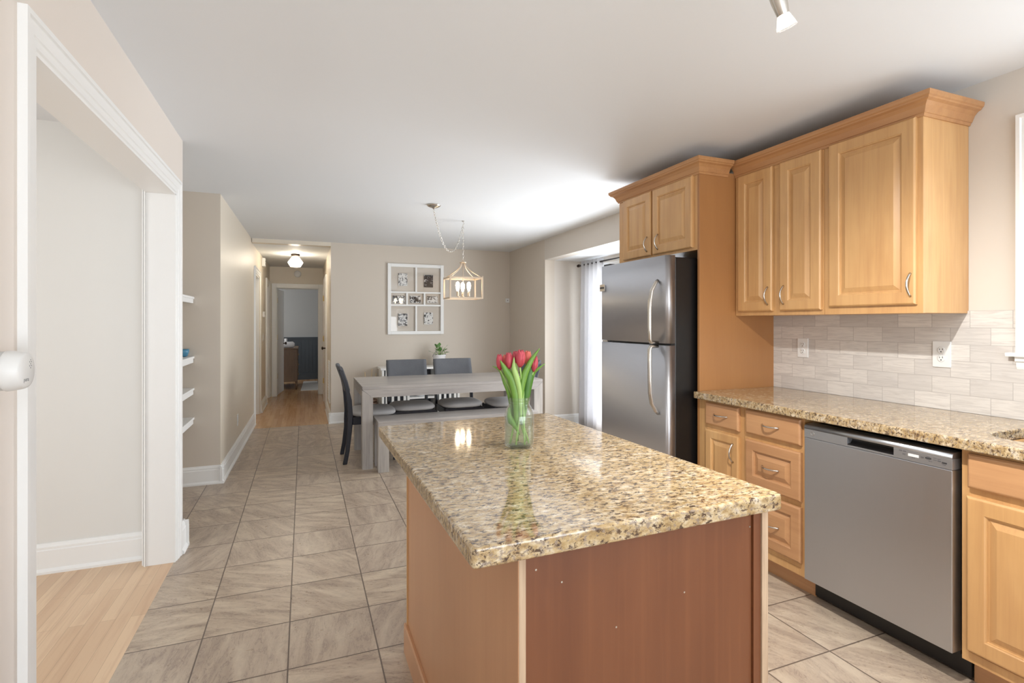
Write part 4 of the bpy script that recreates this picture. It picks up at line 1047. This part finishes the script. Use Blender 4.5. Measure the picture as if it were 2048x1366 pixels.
# swag canopy, chain and ceiling hook
AX, AY = 1.10, 4.68
zc = ceilz(AY)
obj('canopy', MB().lathe([(0.064, zc-0.001), (0.064, zc-0.006), (0.052, zc-0.016), (0.040, zc-0.022), (0.018, zc-0.027), (0.008, zc-0.034), (0.004, zc-0.04)], (AX, AY, 0), 32), NICKEL, t)
HX, HY = LX, LY; zh = ceilz(HY)
obj('ceiling_hook', MB().lathe([(0.014, zh-0.001), (0.014, zh-0.004), (0.005, zh-0.006)], (HX, HY, 0), 16).tube([(HX, HY, zh-0.005), (HX, HY, zh-0.016), (HX+0.010, HY, zh-0.024), (HX+0.008, HY, zh-0.038), (HX-0.004, HY, zh-0.040)], 0.0025, 6), NICKEL, t)
def chain(pts, name):
    """links along a polyline"""
    m_ = MB(); L = [Vector(p) for p in pts]
    seg = [0]
    for a, b_ in zip(L, L[1:]): seg.append(seg[-1]+(b_-a).length)
    pitch = 0.0262; n = int(seg[-1]/pitch); pitch = seg[-1]/n
    for i in range(n):
        dist = (i+0.5)*pitch; k = max(j for j in range(len(seg)-1) if seg[j] <= dist); f = (dist-seg[k])/(seg[k+1]-seg[k])
        p = L[k].lerp(L[k+1], f); tg = (L[k+1]-L[k]).normalized()
        q = tg.to_track_quat('X', 'Z').to_matrix() @ Matrix.Rotation(PI/2*(i % 2)+0.4, 3, 'X')
        m_.torus(p, 0.0085, 0.0017, q, sx=1.9, seg=14, sg=6)
    return obj(name, m_, NICKEL, t)
A = Vector((AX, AY, zc-0.042)); Hh = Vector((HX, HY, zh-0.042))
pts = []
for k in range(25):
    u = k/24; p = A.lerp(Hh, u); sag = 4*u*(1-u); skew = 0.33*(math.cosh((u-0.5)*2.2)-math.cosh(1.1))/(1-math.cosh(1.1))
    p.z -= skew; pts.append(p)
chain(pts, 'swag_chain'); chain([(HX, HY, zh-0.042), (HX, HY, 1.988)], 'drop_chain')

# hall flush light
HLX, HLY, HLZ = -0.11, 8.31, 2.335
t = thing('hall_ceiling_light', (HLX, HLY, HLZ), 'small flush light with faceted glass shade on the hallway ceiling', 'ceiling light')
obj('canopy', MB().lathe([(0.062, HLZ-0.0005), (0.062, HLZ-0.026), (0.030, HLZ-0.030), (0.028, HLZ-0.045)], (HLX, HLY, 0), 24), BRONZE, t)
obj('glass_shade', MB().lathe([(0.030, HLZ-0.034), (0.052, HLZ-0.050), (0.105, HLZ-0.125), (0.066, HLZ-0.190), (0.060, HLZ-0.190), (0.099, HLZ-0.125), (0.048, HLZ-0.054), (0.029, HLZ-0.040)], (HLX, HLY, 0), 10, smooth=False), SHADEGLASS, t)
obj('bulb', MB().lathe([(0.012, HLZ-0.046), (0.014, HLZ-0.07), (0.028, HLZ-0.10), (0.030, HLZ-0.125), (0.022, HLZ-0.148), (0.003, HLZ-0.158)], (HLX, HLY, 0), 18), BULB_HALL, t)

# kitchen track light: one head reaches into the picture
t = thing('track_light', (1.30, 1.00, 2.40), 'chrome ceiling track light with one lit glass-rimmed spot head at the top', 'track light')
obj('rail', B(1.235, 1.265, -0.2, 1.16, 2.385, 2.417), NICKEL, t, bevel=0.003)
def head(hx, hy, aim, watts, nm='lamp_head'):
    p = Vector((hx-0.02, hy, 2.285)); d_ = Vector(aim).normalized()
    M = d_.to_track_quat('Z', 'Y').to_matrix()
    def lat(prof, seg=24):
        m_ = MB().lathe(prof, (0, 0, 0), seg); m_.v = [tuple(M @ Vector(v)+p) for v in m_.v]; return m_
    h = obj(nm, lat([(0.010, -0.010), (0.020, 0.0), (0.0225, 0.02), (0.0215, 0.05), (0.0165, 0.088), (0.0150, 0.092)]), NICKEL, t)
    obj('swivel', MB().tube([(hx, hy, 2.386), (hx-0.02, hy, 2.29)], 0.006, 8), NICKEL, h)
    obj('glass_reflector', lat([(0.0155, 0.088), (0.021, 0.105), (0.0265, 0.122), (0.0275, 0.126), (0.0262, 0.126), (0.0200, 0.106), (0.0148, 0.090)]), SHADEGLASS, h)
    obj('lamp_face', lat([(0.0240, 0.117), (0.0240, 0.120), (0.001, 0.121)]), SPOTGLOW, h)
    sp = bpy.data.lights.new('spot_lamp', 'SPOT'); sp.energy = watts; sp.spot_size = math.radians(140); sp.spot_blend = 0.9; sp.shadow_soft_size = 0.022; sp.color = (1.0, 0.975, 0.93)
    so = bpy.data.objects.new('spot_lamp', sp); COL.objects.link(so); so.location = p+d_*0.135-OFF[t]; so.parent = t
    so.rotation_euler = d_.to_track_quat('-Z', 'Y').to_euler()
head(1.25, 1.095, (0.40, -0.03, -1.0), 84)
head(1.25, 0.45, (0.30, 0.1, -1.0), 18)

# ================================================================== SMALL THINGS ON WALLS
# plug-in scent diffuser on the left foreground wall (axis +X)
t = thing('scent_diffuser', (-0.665, 1.500, 1.222), 'white round plug-in scent diffuser on the near left wall', 'air freshener')
cy, cz = 1.500, 1.222
obj('wall_plate', B(-0.665, -0.659, cy-0.040, cy+0.030, cz-0.060, cz+0.062), PLASTIC, t, bevel=0.003)
obj('base', MB().lathe([(0.034, -0.659), (0.042, -0.655), (0.0435, -0.648), (0.0435, -0.617), (0.042, -0.6145)], (0, cy, cz), 40, 'X'), plain('shaded_grey_plastic', S(205, 205, 202), 0.5), t)
obj('shell', MB().lathe([(0.0445, -0.614), (0.0455, -0.612), (0.0445, -0.602), (0.0420, -0.588), (0.0405, -0.583), (0.0385, -0.5795), (0.034, -0.578), (0.001, -0.578)], (0, cy, cz), 48, 'X'), PLASTIC, t)
dl = MB()
for (dy, dz) in ((0, 0.0), (0.004, 0.0045), (-0.004, 0.0045), (0.004, -0.0045), (-0.004, -0.0045), (0, 0.009), (0, -0.009)):
    dl.lathe([(0.0016, -0.5782), (0.0016, -0.5776)], (0, cy+0.014+dy, cz+0.014+dz), 8, 'X')
obj('dot_logo', dl, PLASTIC_GREY, t)
tc = bpy.data.curves.new('lettering', 'FONT'); tc.body = 'pura'; tc.size = 0.013; tc.extrude = 0.0002; tc.align_x = 'CENTER'; tc.align_y = 'CENTER'
to = bpy.data.objects.new('tmp_text', tc); COL.objects.link(to); bpy.context.view_layer.update()
me = bpy.data.meshes.new_from_object(to.evaluated_get(bpy.context.evaluated_depsgraph_get())); bpy.data.objects.remove(to)
mt_ = Matrix(((0, 0, 1), (1, 0, 0), (0, 1, 0)))   # text x -> +Y, text y -> +Z, normal -> +X
for v in me.vertices: v.co = mt_ @ v.co
me.materials.clear(); me.materials.append(PLASTIC_GREY)
lo = bpy.data.objects.new('lettering', me); COL.objects.link(lo); lo.parent = t; lo.location = Vector((-0.5777, cy-0.006, cz-0.020))-OFF[t]

# thermostat sensor on the back wall near the corner
t = thing('wall_sensor', (2.80, 7.28, 1.655), 'small white square sensor on the back wall beside the right corner', 'sensor')
obj('housing', B(2.795, 2.855, 7.262, 7.2795, 1.625, 1.688), PLASTIC, t, bevel=0.005); obj('button', MB().lathe([(0.008, 0), (0.008, -0.002)], (2.825, 7.262, 1.657), 14, 'Y'), PLASTIC_GREY, t)
# smoke detector above the end doorway
obj('smoke_detector', MB().lathe([(0.055, 0), (0.062, -0.006), (0.060, -0.022), (0.045, -0.030), (0.001, -0.031)], (-0.10, 10.3095, 2.215), 28, 'Y'), PLASTIC, None, 'round white smoke detector on the wall above the end doorway', 'smoke detector')
def wallbox(name, y, z, w, h, tk, lab, cat, extra=None):
    t = thing(name, (Xl(y), y, z), lab, cat)
    obj('housing', B(Xl(y)+0.0005, Xl(y)+tk, y-w/2, y+w/2, z-h/2, z+h/2), PLASTIC, t, bevel=0.003)
    if extra == 'slots': obj('speaker_slots', B(Xl(y)+tk, Xl(y)+tk+0.001, y-w*0.25, y+w*0.25, z+0.01, z+0.03).box(Xl(y)+tk, Xl(y)+tk+0.001, y-w*0.25, y+w*0.25, z-0.03, z-0.01), GREYPRINT, t)
    if extra == 'screen': obj('screen', B(Xl(y)+tk, Xl(y)+tk+0.001, y-w*0.3, y+w*0.3, z-0.01, z+0.02), PLASTIC_GREY, t)
    if extra == 'rocker': obj('rocker', B(Xl(y)+tk, Xl(y)+tk+0.004, y-0.015, y+0.015, z-0.033, z+0.033), PLASTIC, t)
wallbox('door_chime', 8.82, 2.245, 0.16, 0.125, 0.045, 'white door chime box high on the left hall wall', 'door chime', 'slots')
wallbox('thermostat', 8.90, 1.455, 0.10, 0.085, 0.03, 'small white thermostat between the two left hall doors', 'thermostat', 'screen')
wallbox('light_switch', 8.90, 1.10, 0.075, 0.118, 0.007, 'white light switch below the thermostat in the hall', 'light switch', 'rocker')
t = thing('wall_vent', (0.335, 7.62, 0.5), 'white louvred return vent low on the right hall wall', 'vent')
obj('vent_frame', B(0.322, 0.3345, 7.46, 7.80, 0.24, 0.80), WHITE, t, bevel=0.002)
lv = MB()
for i in range(14): lv.box(0.318, 0.3218, 7.48, 7.78, 0.265+i*0.038, 0.265+i*0.038+0.02)
obj('louvres', lv, WHITE, t)
# recess shelves
for i, (z0_, lab) in enumerate(((1.487, 'top white shelf in the recess behind the left opening'), (1.003, 'second white shelf from the top in the recess'), (0.745, 'third white shelf from the top in the recess'), (0.505, 'lowest white shelf in the recess'))):
    t = thing('wall_shelf', (-0.97, 4.27, z0_), lab, 'shelf', 'white shelves in the recess')
    obj('board', B(-1.0995, -0.828, 3.62, 4.9295, z0_+0.034, z0_+0.052), WHITE, t, bevel=0.002)
    obj('front_edge', B(-0.850, -0.834, 3.62, 4.918, z0_, z0_+0.0335), WHITE, t)
obj('small_bowl', MB().lathe([(0.020, 0), (0.030, 0.006), (0.040, 0.035), (0.042, 0.060), (0.037, 0.060), (0.030, 0.02)], (-0.895, 4.868, 1.0555), 24), TEAL, None, 'small teal bowl on the second recess shelf', 'bowl')

# ================================================================== CURTAIN
t = thing('curtain_rod', (3.31, 4.75, 2.06), 'dark metal curtain rod across the dining niche', 'curtain rod')
obj('rod', MB().tube([(3.31, 3.50, 2.062), (3.31, 5.955, 2.062)], 0.010, 12), BRONZE, t)
obj('finial', MB().lathe([(0.012, 0), (0.019, 0.004), (0.019, 0.034), (0.012, 0.040)], (3.31, 5.956, 2.062), 16, 'Y'), BRONZE, t)
obj('bracket', MB().tube([(3.31, 5.92, 2.050), (3.345, 5.92, 2.050), (3.399, 5.92, 2.050)], 0.006, 8), BRONZE, t)
t = thing('curtain', (3.31, 5.7, 2.1), 'white gathered curtain panel hanging at the left end of the rod', 'curtain')
m_ = MB(); nz = 14; ny = 90
for j in range(nz+1):
    v_ = j/nz; z = 2.105-v_*2.085
    for i in range(ny+1):
        u = i/ny
        y = 5.40+0.48*u + 0.045*v_*(u-0.35)
        amp = 0.030+0.012*v_
        x = 3.31 + amp*math.sin(u*2*PI*5.0+0.5+0.35*v_*math.sin(3*u)) + 0.012*math.sin(u*17+v_*2)*v_
        m_.v.append((x, y, z))
for j in range(nz):
    for i in range(ny): m_.f.append((j*(ny+1)+i, j*(ny+1)+i+1, (j+1)*(ny+1)+i+1, (j+1)*(ny+1)+i)); m_.sm.append(True)
co = obj('fabric', m_, CURTAIN, t); md = co.modifiers.new('solid', 'SOLIDIFY'); md.thickness = 0.002

# ================================================================== BEDROOM BEYOND THE HALL
t = thing('dresser', (-0.35, 11.55, 0), 'brown wooden dresser on tapered legs in the room beyond the hall', 'dresser')
obj('body', B(-0.62, -0.115, 11.21, 12.30, 0.16, 0.795), DRESSERW, t, bevel=0.004)
obj('top', B(-0.63, -0.10, 11.20, 12.31, 0.7955, 0.82), DRESSERW, t, bevel=0.003)
for z0_ in (0.19, 0.39, 0.59):
    dd = obj('drawer', B(-0.1148, -0.103, 11.25, 12.26, z0_, z0_+0.185), DRESSERW, t, bevel=0.003)
    obj('knob', MB().lathe([(0.010, 0), (0.014, 0.012), (0.005, 0.016)], (-0.103, 11.5, z0_+0.09), 12, 'X'), BRASS, dd)
for x in (-0.60, -0.135):
    for y in (11.235, 12.27): obj('leg', MB().lathe([(0.012, 0), (0.022, 0.1595)], (x, y, 0), 12), DRESSERW, t)
obj('folded_blanket', MB().tube([(-0.46, 11.36, 0.885), (-0.42, 11.36, 0.885), (-0.30, 11.36, 0.885), (-0.20, 11.36, 0.885), (-0.165, 11.36, 0.885)], [0.045, 0.062, 0.060, 0.064, 0.035], 18), make_fabric('white_towel', S(230, 230, 232), S(210, 210, 214)), None, 'rolled white blanket on top of the brown dresser', 'blanket')
obj('white_candle', MB().lathe([(0.026, 0.8205), (0.026, 1.00), (0.022, 1.003)], (-0.335, 11.62, 0), 20), CERAMIC, None, 'white pillar candle standing behind the rolled blanket', 'candle')
obj('rug', MB().prism([(-0.05, 10.98), (0.29, 10.98), (0.29, 12.6), (0.0, 12.6)], 0.0, 0.012), RUG, None, 'pale rug on the floor beyond the end doorway', 'rug')
t = thing('nightstand', (0.42, 12.2, 0), 'dark wooden furniture edge beside the right jamb beyond the hall', 'cabinet')
obj('body', B(0.315, 0.75, 11.9, 12.5, 0.10, 0.86), DRESSERW, t, bevel=0.004)
for x in (0.335, 0.73):
    for y in (11.925, 12.475): obj('leg', MB().lathe([(0.012, 0), (0.02, 0.0995)], (x, y, 0), 12), DRESSERW, t)
